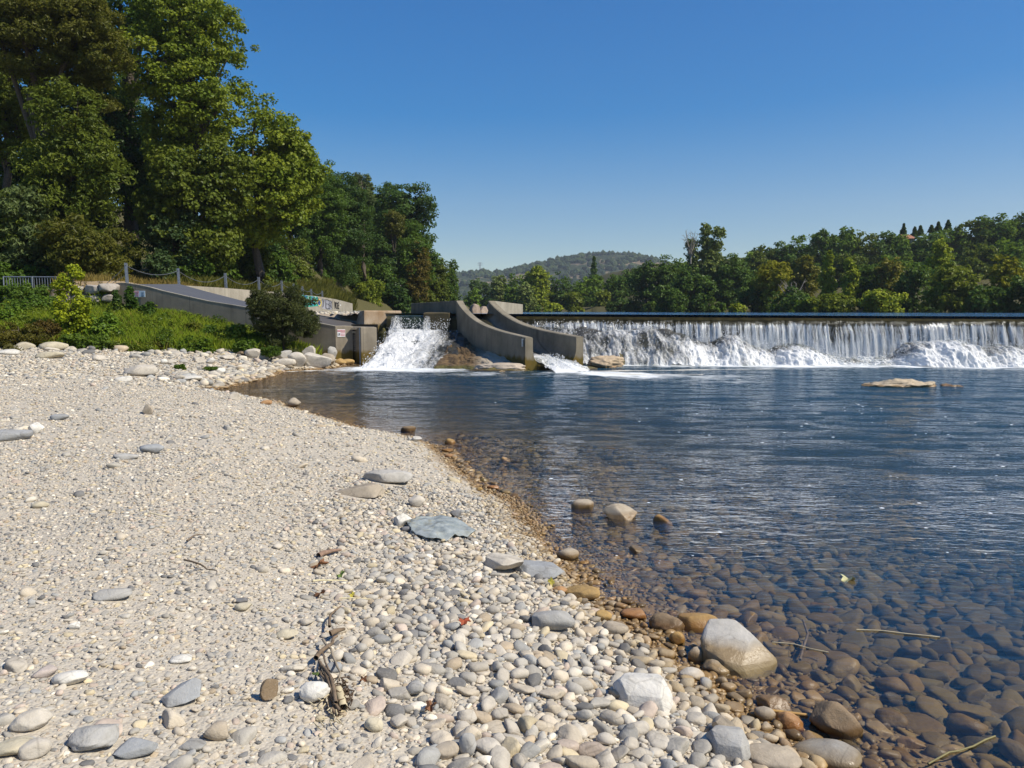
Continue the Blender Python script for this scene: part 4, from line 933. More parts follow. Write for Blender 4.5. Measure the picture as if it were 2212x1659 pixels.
ULAB = ['mid green shrub left of the railing', 'dark shrub behind the metal railing', 'olive shrub above the stone blocks left of the trail', 'dark shrub on the left side of the dirt trail', 'blue-green shrub on the right side of the dirt trail', 'mid green shrub behind the second chain', 'olive shrub between the third and second steel posts',
        'mid green shrub behind the fourth steel post', 'brownish shrub above the dark bush top', 'olive shrub above the teal graffiti', 'dark shrub above the outlined letters', 'dark shrub just right of the stained abutment', 'olive shrub behind the sluice', 'mid green shrub behind the end of the graffiti wall', 'dark shrub between the fourth and fifth posts', 'mid green shrub right above the dark bush', 'olive shrub over the right part of the teal graffiti', 'mid green shrub above the black word on the wall', 'dark shrub at the foot of the bright yellow-green tree', 'small mid green shrub behind the left post', 'olive shrub under the drooping tree at the left edge', 'olive shrub hiding the trunk behind the fourth post', 'mid green shrub right of the bare trunk behind the wall', 'mid green shrub left of the third chain']
for i, ((u, vt, vb, w, Y, c_), lb) in enumerate(zip(US, ULAB)):
    tree('shrub', lb, u, vt, vb, w, Y, c_, .22 + (Y - 40) * .003, .6, 1.6, .24, 300 + i, 'shrubs along the foot of the left wood', 'shrub', shape='bush', limbs=4)

def brt(c): return tuple((a * 1.5, b * 1.4, d_ * 1.1) for a, b, d_ in c)
# far bank, centre
CB = [('oak_tree', 'bluish green tree just right of the left bank far upstream', 1045, 600, 690, 60, 210, BLUEG), ('oak_tree', 'pale grey-green tree above the rock pile', 1078, 590, 688, 45, 205, SILVER), ('maple_tree', 'round green tree right of the pale grey-green one', 1115, 592, 690, 60, 200, MID),
      ('poplar_tree', 'yellow-green rounded tree in the middle of the far bank', 1160, 572, 690, 75, 190, YGREEN), ('maple_tree', 'dark tree right of the yellow-green rounded tree', 1210, 590, 690, 62, 195, DARK), ('oak_tree', 'broad mid green tree under the lone conifer', 1268, 592, 690, 80, 190, MID),
      ('hazel_tree', 'small light green tree at the waterline behind the weir', 1240, 628, 690, 40, 170, OLIVE), ('hazel_tree', 'small olive tree right of the light green waterline tree', 1300, 625, 692, 50, 172, OLIVE), ('maple_tree', 'dark green tree left of the tall dark wood', 1330, 590, 690, 60, 180, DARK),
      ('fir_tree', 'lone pointed conifer rising over the centre trees', 1283, 555, 650, 42, 230, DARK), ('willow_tree', 'yellowish small bush beside the far waterline', 1195, 655, 692, 48, 165, YGREEN), ('oak_tree', 'dark mid-distance tree behind the conifer', 1350, 575, 690, 70, 215, DARK), ('maple_tree', 'greyish tree between the rock pile and yellow-green tree', 1135, 610, 690, 50, 178, SILVER),
      ('oak_tree', 'low dark tree at the far waterline under the hill', 1020, 620, 690, 50, 190, MID)]
for i, (nm, lb, u, vt, vb, w, Y, c_) in enumerate(CB):
    tree(nm, lb, u, vt, vb, w, Y, brt(c_), .55, .75, 1.5, .26, 400 + i, 'trees on the far upstream bank', 'tree', shape='cone' if nm == 'fir_tree' else 'round', zb=2.0, limbs=5)

# right bank: waterside trees, then the wooded slope behind
RB = [('alder_tree', 'dark green tree at the left end of the right bank wood', 1395, 560, 690, 80, 150, DARK), ('alder_tree', 'dark tree behind the pale upright willow', 1450, 545, 690, 90, 150, DARK), ('willow_tree', 'tall grey-green willow with upright boughs above the wood', 1528, 488, 660, 116, 140, SILVER),
      ('alder_tree', 'dark shaded tree below the tall willow', 1500, 580, 690, 100, 132, DARK), ('alder_tree', 'dark green tree right of the tall willow', 1585, 545, 690, 90, 138, DARK), ('maple_tree', 'golden olive rounded tree overhanging the water', 1670, 560, 665, 90, 118, GOLD), ('alder_tree', 'shaded tree under the golden olive one', 1625, 600, 690, 90, 122, DARK),
      ('poplar_tree', 'slender yellow-green poplar with pale top', 1790, 545, 665, 48, 116, YGREEN), ('poplar_tree', 'second yellow-green poplar leaning beside the slender one', 1835, 555, 660, 50, 114, YGREEN), ('maple_tree', 'brownish green tree between golden tree and poplars', 1740, 545, 650, 70, 124, BROWNG),
      ('willow_tree', 'olive waterside bush mass below the poplars', 1800, 630, 692, 110, 100, OLIVE), ('willow_tree', 'yellowish waterside bush right of the olive bush mass', 1905, 618, 694, 110, 98, YGREEN), ('alder_tree', 'dark tree behind the waterside bushes', 1880, 560, 680, 90, 116, DARK),
      ('alder_tree', 'brownish rounded tree right of the poplars', 1925, 555, 660, 80, 112, BROWNG), ('poplar_tree', 'yellow-green tree with pointed top on the right slope', 2030, 520, 640, 90, 112, YGREEN), ('alder_tree', 'large olive tree sloping at the right', 2060, 570, 690, 130, 98, OLIVE), ('maple_tree', 'golden brown tree at the right edge', 2165, 550, 680, 80, 96, GOLD),
      ('alder_tree', 'dark tree at the lower right behind the weir', 2130, 620, 694, 110, 92, DARK), ('alder_tree', 'dark shade tree at the far right edge', 2225, 580, 694, 100, 90, DARK), ('alder_tree', 'dark gap-filling tree left of the pointed yellow-green one', 1975, 560, 690, 90, 106, DARK), ('willow_tree', 'small bright bush at the waterline right of the dark shade', 1595, 655, 692, 40, 112, YGREEN),
      ('alder_tree', 'dark waterside tree in the middle of the right wood', 1700, 620, 692, 90, 112, DARK), ('alder_tree', 'dark waterside tree under the tall willow', 1450, 610, 690, 80, 126, DARK), ('alder_tree', 'shaded tree left of the waterside bush mass', 1745, 640, 692, 60, 106, MID)]
for i, (nm, lb, u, vt, vb, w, Y, c_) in enumerate(RB):
    tree(nm, lb, u, vt, vb, w, Y, brt(c_), .42, .72, 1.5, .24, 500 + i, 'trees on the right bank', 'tree', shape='tall' if nm == 'poplar_tree' else 'multi' if 'tall grey' in lb else 'round', limbs=8 if 'tall grey' in lb else 5, wild=.34, flat=1.0 if 'tall grey' in lb else .65)
FS = [(1060, 640, 30), (1100, 645, 36), (1150, 648, 40), (1330, 645, 44), (1368, 640, 46), (1405, 645, 40), (1440, 640, 46), (1480, 648, 40), (1545, 645, 44), (1640, 652, 40), (1765, 655, 44), (1960, 650, 60), (2010, 655, 56), (2090, 650, 60), (2190, 655, 60)]
for i, (u, vt, w) in enumerate(FS):
    Y = 150.0
    for _ in range(60): Y = .6 * Y + .4 * (float(np.interp((u - CX) / F * Y, [-60, -10, 10, 30, 60, 120, 400], [215, 205, 180, 140, 108, 75, 20])) - 1.5)
    tree('waterside_shrub', '%s waterside shrub, number %s from left along the far bank' % (['dark', 'olive', 'mid green'][i % 3], ['one', 'two', 'three', 'four', 'five', 'six', 'seven', 'eight', 'nine', 'ten', 'eleven', 'twelve', 'thirteen', 'fourteen', 'fifteen'][i]), u, vt, 693, w, Y, [DARK, OLIVE, MID][i % 3], .4, .7, 1.6, .26, 560 + i, 'shrubs along the far waterline', 'shrub', shape='bush', limbs=3, zb=2.0)
ridge = [(1440, 570), (1490, 552), (1560, 548), (1610, 540), (1650, 525), (1690, 515), (1730, 505), (1775, 498), (1820, 492), (1865, 492), (1910, 488), (1950, 505), (2000, 498), (2050, 490), (2090, 474), (2130, 462), (2165, 456), (2210, 450), (2250, 452), (2300, 450)]
for i, (u, vt) in enumerate(ridge):
    c_ = [brt(DARK), brt(MID), MID, brt(MID), OLIVE][i % 5]
    near = ['behind the willow', 'left of the middle', 'in the middle', 'near the roof', 'at the right edge'][min(4, i // 4)]
    lb = '%s ridge crown %s, %s from left' % ({0: 'dark', 1: 'mid green', 2: 'dark', 3: 'mid green', 4: 'olive'}[i % 5], near, ['first', 'second', 'third', 'fourth'][i % 4])
    tree('ridge_tree', lb, u, vt, vt + 120, 85, 178 - 0.012 * (u - 1440), c_, .6, .75, 1.5, .25, 600 + i, 'trees along the wooded ridge', 'tree', limbs=3, zb=at(u, vt + 165, 170).z)
    if i % 2 == 0:
        tree('slope_tree', 'slope tree beneath the %s' % lb.replace(', ', ' '), u + 20, vt + 55, vt + 165, 95, 150 - 0.012 * (u - 1440), [brt(DARK), brt(MID), OLIVE][i % 3], .55, .75, 1.5, .25, 640 + i, 'trees on the wooded slope', 'tree', limbs=3, zb=at(u, vt + 190, 150).z)
for i, (u, vt, h_) in enumerate([(1952, 484, 26), (1976, 491, 18), (1988, 488, 20), (2027, 480, 18), (2048, 476, 26), (2012, 487, 14)]):
    tree('cypress', ['dark pointed conifer left of the red roof', 'small conifer right of the red roof', 'second small conifer right of the red roof', 'slim conifer tip on the ridge', 'tall dark conifer on the ridge right of the roof', 'smallest conifer tip between the two pairs on the ridge'][i], u, vt, vt + h_, 15 if i != 4 else 20, 182, DARK, .5, .6, 1.7, .3, 700 + i, 'conifers on the ridge', 'tree', shape='cone', limbs=2, zb=at(u, vt + h_ + 20, 182).z)
# bare dead trees
def dead(name, label, u, vt, vb, Y, spread, seed, mat=PALEBARK):
    rg = random.Random(seed); b = at(u, vb, Y); t_ = at(u, vt, Y); h = t_.z - b.z; sp_ = []
    sp_.append(([b, b.lerp(t_, .3), b.lerp(t_, .55)], [.16, .12, .08]))
    for k in range(14):
        s = b.lerp(t_, rg.uniform(.1, .5)); a = rg.uniform(-1, 1) * spread; e_ = Vector((s.x + a * h * .5, s.y + rg.uniform(-1, 1) * h * .3, b.z + h * rg.uniform(.6, 1)))
        mid = s.lerp(e_, .5) + Vector((a * .3, 0, .1)); sp_.append(([s, mid, e_], [.07, .05, .025]))
        for j in range(2):
            e2_ = e_.lerp(mid, rg.uniform(0, .5)); sp_.append(([e2_, e2_ + Vector((rg.uniform(-1, 1), rg.uniform(-.5, .5), rg.uniform(.2, 1.0))) * h * .14], [.03, .012]))
    o = tubes('bare_tree', sp_, mat, 5); tag(link(name, o), label, 'tree', 'bare trees')
dead('bare_tree', 'bare pale dead tree with forked branches below the golden tree', 1715, 600, 665, 112, 1.0, 3)
dead('bare_tree', 'thin bare grey tree top beside the tall willow', 1492, 497, 570, 138, .5, 4)
# house on the ridge
hr = at(1963, 507, 176); hs = empty('house', (hr.x, hr.y, hr.z - 4), 'small house with orange roof peeping over the wooded ridge', 'house')
link('wall', box('wall', (hr.x, hr.y + 2, hr.z - 2.6), (2.6, 4, 3.5), plain('render', (0.5, 0.42, 0.3))), None, hs)
rf = boxmesh('roof', [(hr.x - 1.6, hr.y - .4, hr.z - .85), (hr.x + 1.6, hr.y - .4, hr.z - .85), (hr.x + 1.6, hr.y + 4.4, hr.z - .85), (hr.x - 1.6, hr.y + 4.4, hr.z - .85)], [(hr.x - 1.2, hr.y + 1.9, hr.z + .2), (hr.x + 1.2, hr.y + 1.9, hr.z + .2), (hr.x + 1.2, hr.y + 2.1, hr.z + .2), (hr.x - 1.2, hr.y + 2.1, hr.z + .2)], plain('tile', (0.36, 0.16, 0.09)), 0)
link('roof', rf, None, hs)
link('window', box('window', (hr.x, hr.y - .02, hr.z - 1.6), (.9, .06, 1.2), INK), None, hs)

# ------------------------------------------------------------------ far hill
HY = 1500
hp = [(880, 600), (960, 592), (1005, 587), (1040, 583), (1080, 586), (1110, 578), (1150, 568), (1200, 556), (1240, 549), (1280, 544), (1310, 543), (1345, 546), (1380, 554), (1410, 560), (1450, 575), (1520, 590), (1640, 610)]
hp = [(u + 8, v + 9) for u, v in hp]; hx = [at(u, v, HY).x for u, v in hp]; hz = [at(u, v, HY).z for u, v in hp]
X, D = np.meshgrid(np.linspace(hx[0] - 150, hx[-1] + 150, 260), np.linspace(-1, 1, 90), indexing='ij')
prof = np.interp(X, hx, hz) ; base = 0
Z = -6 + (prof + 6) * np.cos(np.clip(D, -1, 1) * math.pi / 2) ** 0.85; Y = HY + D * 420
Z += 5 * fbm(np.stack([X / 60, Y / 60, 0 * X], -1), 4, 6) * np.cos(D * math.pi / 2)
m = M('hill_scrub'); p = m.pos(); n1 = m.noise(p, 0.012, 5, 0.6); n2 = m.noise(p, 0.09, 4, 0.7); n3 = m.vor(p, 0.14)
bare = m.mr(m.math('ADD', m.math('MULTIPLY', n1, 0.8), m.math('MULTIPLY', n2, 0.25)), 0.50, 0.57)
hc = m.mix(bare, m.mix(n2, (0.018, 0.030, 0.014), (0.05, 0.065, 0.025)), m.mix(n2, (0.16, 0.12, 0.075), (0.26, 0.20, 0.13)))
HILL = m.done(m.bsdf(hc, 0.95, 0.1, m.bump(m.math('SUBTRACT', 1.0, n3), 1.0, 3.0)))
tag(link('hill', npmesh('hill', np.stack([X, Y, Z], -1), gridfaces(*X.shape), HILL)), kind='structure')
# scrub trees of the hill: a far wood that reads as one mass
ico = bmesh.new(); bmesh.ops.create_icosphere(ico, subdivisions=2, radius=1); icv = np.array([v.co[:] for v in ico.verts]); icf = np.array([[v.index for v in f.verts] for f in ico.faces])
def ico_of(s):
    b = bmesh.new(); bmesh.ops.create_icosphere(b, subdivisions=s, radius=1); b.verts.index_update()
    r_ = np.array([v.co[:] for v in b.verts]), np.array([[v.index for v in f.verts] for f in b.faces]); b.free(); return r_
I1, I2, I3, I4, I5 = (ico_of(k) for k in (1, 2, 3, 4, 5))
rg = np.random.default_rng(5); n = 9000; ii = rg.integers(0, X.size, n)
px = X.ravel()[ii] + rg.normal(size=n) * 4; py = Y.ravel()[ii] + rg.normal(size=n) * 5; pz = Z.ravel()[ii]
okm = (py < HY + 30) & (fbm(np.stack([px / 70, py / 70, 0 * px], -1), 4, 19) > -0.02); px, py, pz = px[okm], py[okm], pz[okm]; n = len(px)
r0 = 3.2 + 3.2 * rg.random(n); sc = np.stack([r0, r0, r0 * (0.8 + .5 * rg.random(n))], -1)
jit = 1 + 0.3 * rg.normal(size=(n, len(I1[0]), 1)) * .5
V = I1[0][None] * sc[:, None, :] * jit + np.stack([px, py, pz + r0 * .4], -1)[:, None, :]
FcA = (I1[1][None] + (np.arange(n) * len(I1[0]))[:, None, None]).reshape(-1, 3)
m = M('hill_trees'); isl = m.n('NewGeometry').outputs['Random Per Island']
HT = m.done(m.bsdf(m.mix(isl, (0.016, 0.03, 0.012), (0.05, 0.07, 0.025)), 0.95, 0.1))
tag(link('hill_scrub_trees', npmesh('hill_scrub_trees', V.reshape(-1, 3), FcA, HT, False)), 'dark scrubby trees scattered over the distant rounded hill', 'scrub trees', kind='stuff')
# pylon and mast
pb, pt = at(1037, 588, HY - 40), at(1037, 567, HY - 40); hh = pt.z - pb.z
PM = plain('pylon', (0.25, 0.26, 0.28), 0.6, 0.4)
sp_ = []
for sx in (-1, 1):
    for sy in (-1, 1): sp_.append(([pb + Vector((sx * 2.2, sy * 2.2, 0)), pt + Vector((sx * .3, sy * .3, 0))], 0.30))
for k in range(5):
    z0 = k / 5; w0 = 2.2 - 1.9 * z0; w1_ = 2.2 - 1.9 * (z0 + .2); sp_.append(([pb + Vector((-w0, -w0, hh * z0)), pb + Vector((w1_, -w1_, hh * (z0 + .2)))], .2)); sp_.append(([pb + Vector((w0, -w0, hh * z0)), pb + Vector((-w1_, -w1_, hh * (z0 + .2)))], .2))
for z0, w0 in ((.72, 4.5), (.86, 5.2), (.97, 3.4)): sp_.append(([pb + Vector((-w0, 0, hh * z0)), pb + Vector((w0, 0, hh * z0))], .28))
py_ = empty('power_pylon', pb, 'tiny lattice power pylon on the left shoulder of the far hill', 'pylon')
link('lattice', tubes('lattice', sp_, PM, 4), None, py_)

# rocks pile between the chute walls far upstream
def rockmesh(seed, kind='ang', sub=3):
    rg = np.random.default_rng(seed); V = (I2, I3, I4, I5)[sub - 2][0].copy(); Fc = (I2, I3, I4, I5)[sub - 2][1]
    if kind == 'ang':
        for _ in range(11):
            n_ = rg.normal(size=3); n_ /= np.linalg.norm(n_); d = rg.uniform(.42, .8); e_ = V @ n_ - d; V = V - np.maximum(0, e_)[:, None] * n_ * 0.97
        V = V * (1 + 0.07 * fbm(V * 1.7 + seed, 4, seed)[:, None]) + 0.03 * fbm(V * 6 + seed, 3, seed + 2)[:, None] * V
    elif kind == 'rough':
        V = V * (1 + 0.28 * fbm(V * 1.4 + seed, 4, seed)[:, None]); 
        for _ in range(5):
            n_ = rg.normal(size=3); n_ /= np.linalg.norm(n_); e_ = V @ n_ - rg.uniform(.6, .9); V = V - np.maximum(0, e_)[:, None] * n_ * 0.9
        V = V * (1 + 0.10 * fbm(V * 5 + seed, 4, seed + 3)[:, None])
    else:
        V = V * (1 + 0.19 * vnoise(V * 1.2 + seed * 1.7, seed)[:, None] + 0.05 * vnoise(V * 2.6 + seed, seed + 1)[:, None])
        if kind == 'flat': V = np.sign(V) * np.abs(V) ** .72
        for _ in range({'round': 3, 'flat': 6}.get(kind, 9)):
            n_ = rg.normal(size=3); n_ /= np.linalg.norm(n_); d = rg.uniform(.6, .9); e_ = V @ n_ - d; V = V - np.maximum(0, e_)[:, None] * n_ * 0.9
        V = V + 0.012 * vnoise(V * 9 + seed, seed)[:, None] * V
    V = V / np.abs(V).max(0)
    return V, Fc
rp = at(1034, 677, 60); 
RPM = concrete('rubble_pale', (0.45, 0.36, 0.29), (0.24, 0.18, 0.13))
for i, (u, v, w, h) in enumerate([(1024, 676, 26, 24), (1042, 677, 30, 22), (1058, 677, 30, 26)]):
    c = at(u, v, 62 + i); V, Fc = rockmesh(70 + i, 'rough', 4); sx = w / F * c.y / 2
    V = V * np.array([sx * 1.2, sx, h / F * c.y]) + np.array([c.x, c.y, 2.0])
    tag(link('rock_pile', npmesh('rock_pile', V, Fc, RPM)), ['left pinkish rough rock in the pile seen between the chute walls', 'middle pinkish rough rock in the pile seen between the chute walls', 'right darker rough rock in the pile against the far chute wall'][i], 'rock', 'rocks in the upstream rock pile')
# ------------------------------------------------------------------ bank plants
tree('willow_bush', 'big dark grey-green rounded bush in front of the ramp wall', 610, 600, 762, 164, 33.2, ((0.042, 0.05, 0.026), (0.10, 0.105, 0.05)), .13, .28, 1.35, .2, 801, None, 'shrub', shape='bush', wild=.35, limbs=26, depth=.8, tr=.2)
tree('sapling', 'bright yellow-green sapling standing in front of the railing', 146, 568, 650, 66, 31.6, BRIGHT, .11, .7, .75, .30, 802, None, 'shrub', shape='spread', wild=.6, limbs=16, zb=1.6, bark=PALEBARK, tr=.4)
tree('sapling', 'bushy yellow-green lower sapling beneath the bright one', 154, 618, 738, 84, 31.3, BRIGHT, .12, .75, .95, .22, 803, None, 'shrub', shape='bush', wild=.4, limbs=10, zb=1.6, tr=.4)
PL = [('broadleaf_weed', 'leafy mid green weed clump right of the yellow sapling', 222, 668, 750, 84, 31.6, brt(MID), .13, .8), ('broadleaf_weed', 'dark low weed clump at the edge of the gravel below the sapling', 190, 716, 768, 104, 30.2, ((0.06, 0.10, 0.016), (0.14, 0.19, 0.03)), .10, .8), ('nettle', 'tall green nettle clump beside the double sign board', 282, 618, 700, 44, 35.3, ((0.035, 0.075, 0.014), (0.08, 0.14, 0.03)), .12, .5),
 ('nettle', 'nettle clump growing under the double sign board', 318, 652, 705, 50, 34.8, ((0.035, 0.075, 0.014), (0.08, 0.14, 0.03)), .12, .5), ('nettle', 'slim nettles in front of the left wall corner', 252, 628, 700, 40, 35.0, DARK, .12, .5), ('ivy_mass', 'dark green ivy below the metal railing', 60, 632, 705, 150, 34.5, MID, .13, .75), ('ivy_mass', 'thin leafy sprays hanging over the metal railing', 62, 606, 655, 130, 38.2, MID, .12, .7), ('ivy_mass', 'mid green leafy mass at the left edge beneath the ivy', 15, 655, 720, 90, 32.5, brt(MID), .13, .75),
 ('dry_weed', 'yellow-brown weed clump on the gravel edge at the far left', 40, 690, 752, 110, 29.6, ((0.085, 0.075, 0.02), (0.17, 0.14, 0.035)), .10, .35), ('dry_weed', 'reddish-brown weed clump left of the yellow sapling', 95, 685, 742, 66, 30.4, ((0.08, 0.05, 0.02), (0.15, 0.10, 0.03)), .10, .4), ('broadleaf_weed', 'light green weeds against the wall left of the dark bush', 500, 695, 752, 66, 33.3, YGREEN, .12, .8),
 ('broadleaf_weed', 'yellowish weed clump at the foot of the ramp wall', 410, 692, 735, 62, 34.0, ((0.085, 0.10, 0.014), (0.2, 0.2, 0.03)), .11, .4), ('broadleaf_weed', 'green weeds along the wall right of the yellowish clump', 455, 697, 745, 50, 33.8, MID, .11, .6), ('dry_weed', 'brownish low weeds in the middle of the grass', 330, 730, 768, 70, 31.5, BROWNG, .09, .4),
 ('fern_tuft', 'small green tuft between the dark bush and the white boulders', 585, 745, 772, 46, 31.2, MID, .09, .3), ('broadleaf_weed', 'green weed clump behind the flat slab at the grass edge', 265, 735, 768, 60, 30.6, OLIVE, .10, .6),
 ('broadleaf_weed', 'bright green leafy weeds in the grass left of the yellowish clump', 350, 700, 745, 70, 33.4, ((0.07, 0.12, 0.015), (0.16, 0.22, 0.03)), .12, .8), ('broadleaf_weed', 'fresh green weeds in front of the dark bush at its left foot', 530, 728, 765, 50, 32.0, ((0.06, 0.11, 0.015), (0.14, 0.2, 0.03)), .11, .7), ('broadleaf_weed', 'light green leafy weeds low in the middle of the bank', 420, 725, 772, 80, 31.6, ((0.07, 0.12, 0.015), (0.17, 0.23, 0.03)), .10, .6), ('broadleaf_weed', 'yellow-green grassy clump beside the perched pale slab', 318, 738, 774, 50, 30.8, YGREEN, .10, .35),
 ('small_weed', 'small green plant on the gravel left of the big flat boulder', 253, 779, 797, 32, 26.5, YGREEN, .07, .7), ('small_weed', 'small green plant on the pale gravel spit', 389, 786, 801, 24, 25.5, MID, .07, .7), ('small_weed', 'low green plant right of the one on the gravel spit', 455, 792, 800, 34, 26.0, MID, .06, .5), ('small_weed', 'dusty small plant on the gravel at the left', 150, 776, 790, 26, 26.2, BROWNG, .06, .5), ('dry_weed', 'pale dry tuft among the yellowish boulders at the left edge', 28, 742, 770, 40, 27.5, ((0.13, 0.12, 0.06), (0.24, 0.2, 0.1)), .08, .3)]
for i, (nm, lb, u, vt, vb, w, Y, c_, lf, lw) in enumerate(PL):
    tree(nm, lb, u, vt, vb, w, Y, c_, lf, lw, 1.5, .26, 820 + i, 'wild plants on the left bank', 'plant', shape='tall' if nm == 'nettle' else 'bush', wild=.45, limbs=6)
for o in bpy.data.objects:
    if o.get('category') == 'plant':
        for ch in o.children:
            if ch.name.startswith('crown'): ch.name = 'foliage'
            elif ch.name.startswith('trunk'): ch.name = 'stem'

def grass(name, label, region, n, hmin, hmax, cols, seed, w=0.012, kind='stuff'):
    rg = np.random.default_rng(seed); x, y, dens = region(rg, n); k = rg.random(len(x)) < dens; x, y = x[k], y[k]; n = len(x); z = ground(x, y) - 0.02
    h = hmin + (hmax - hmin) * rg.random(n) ** 1.5; a = rg.random(n) * 6.28; ln = rg.random(n) * 0.6 * h; ww = w * (.7 + .6 * rg.random(n))
    B = np.stack([x, y, z], -1); s = np.stack([np.cos(a), np.sin(a), 0 * a], -1); b2 = rg.random(n) * 6.28; d = np.stack([np.cos(b2), np.sin(b2), 0 * a], -1)
    up = np.array([0, 0, 1.0])
    V = np.stack([B - s * ww[:, None], B + s * ww[:, None], B + d * (ln * .35)[:, None] + up * (h * .6)[:, None] + s * (ww * .7)[:, None], B + d * ln[:, None] + up * h[:, None]], 1)
    tone = np.clip(0.5 + 0.5 * fbm(np.stack([x * .6, y * .6, 0 * x], -1), 3, seed) + 0.35 * (rg.random(n) - .5), 0, 1)
    me = npmesh(name, V.reshape(-1, 3), np.arange(4 * n).reshape(-1, 4), leaf_mat(name + '_blades', *cols, 0.5), False, dict(tone=np.repeat(tone, 4)))
    return tag(link(name, me), label, 'grass', kind=kind)
def reg_bank(rg, n):
    x = rg.uniform(-30, -8.2, n); y = veg_y(x) + rg.uniform(-0.3, 7, n) ** 1.0
    d = sstep(-0.1, 0.8, y - veg_y(x) + 0.7 * fbm(np.stack([x, y, 0 * x], -1) * 0.5, 3, 5)) * (y < 36.8 + 0.24 * (x + 18)) * sstep(-8.2, -9.5, x)
    return x, y, d
grass('bank_grass', 'rough green grass on the bank between gravel and ramp wall', reg_bank, 190000, .15, .60, ((0.15, 0.22, 0.025), (0.38, 0.42, 0.055)), 31)
grass('dry_bank_grass', 'yellowish dry grass mixed into the green bank', reg_bank, 22000, .2, .6, ((0.17, 0.15, 0.04), (0.38, 0.32, 0.11)), 32)
def cover_plants():
    # broad-leaved ground cover between the grasses: nobody could count it
    rg = np.random.default_rng(36); nc = 420; x, y, d = reg_bank(rg, nc); k = rg.random(nc) < d; x, y = x[k], y[k]; nc = len(x); r = .18 + .45 * rg.random(nc) ** 2; hh = .25 + .6 * rg.random(nc) ** 1.5
    per_ = (260 * r * (1 + hh)).astype(int) + 20; idx = np.repeat(np.arange(nc), per_); n = len(idx)
    a = rg.random(n) * 6.283; q = np.sqrt(rg.random(n)); px = x[idx] + r[idx] * q * np.cos(a); py = y[idx] + r[idx] * q * np.sin(a)
    pz = ground(px, py) + hh[idx] * (1 - .6 * q ** 2) * (.35 + .65 * rg.random(n) ** .5)
    N = np.stack([np.cos(a) * .4, np.sin(a) * .4, np.ones(n)], -1) + rg.normal(size=(n, 3)) * .5; N /= np.linalg.norm(N, axis=1, keepdims=True)
    V, T = leaves(np.stack([px, py, pz], -1), N, .11, .62, np.clip(rg.random(nc)[idx] * .8 + .2 * rg.random(n), 0, 1), rg)
    me = npmesh('bank_ground_cover', V, np.arange(len(V)).reshape(-1, 4), leaf_mat('cover_leaves', (0.055, 0.10, 0.018), (0.22, 0.26, 0.035), .4), False, dict(tone=T))
    tag(link('bank_ground_cover', me), 'tangled broad-leaved ground cover among the bank grasses', 'ground cover', kind='stuff')
cover_plants()
def reg_trail(rg, n):
    x = rg.uniform(-26, -17.6, n); y = rg.uniform(36.6, 62, n)
    return x, y, np.where(np.abs(x + 19.6 + (y - 42) * .17) < 1.0, .12, .9) * ((x < -18.5) | (y > 41))
grass('dry_trail_grass', 'straw-coloured dry grass beside the dirt trail', reg_trail, 40000, .15, .5, ((0.16, 0.11, 0.045), (0.34, 0.24, 0.11)), 33, .014)
def reg_wall(rg, n):
    x = rg.uniform(-20.5, -17.5, n); y = rg.uniform(46, 90, n)
    return x, y, np.full(n, .9)
grass('wall_top_grass', 'olive and dry grass growing behind the top of the graffiti wall', reg_wall, 30000, .25, 1.0, ((0.08, 0.085, 0.02), (0.2, 0.17, 0.05)), 34, .018)

# ------------------------------------------------------------------ stones
PALETTE = dict(white=(.70, .67, .60), cream=(.55, .50, .42), pale=(.48, .455, .41), grey=(.39, .38, .355), bluegrey=(.335, .345, .35), dark=(.175, .178, .185), tan=(.42, .355, .27), pink=(.49, .42, .37), yellow=(.54, .48, .35), ochre=(.42, .27, .10), orange=(.46, .26, .12), brown=(.25, .18, .11))
WORD = dict(white='white', cream='cream', pale='pale grey', grey='grey', bluegrey='blue-grey', dark='dark slate', tan='tan', pink='pinkish', yellow='yellowish', ochre='ochre', orange='orange', brown='brown')
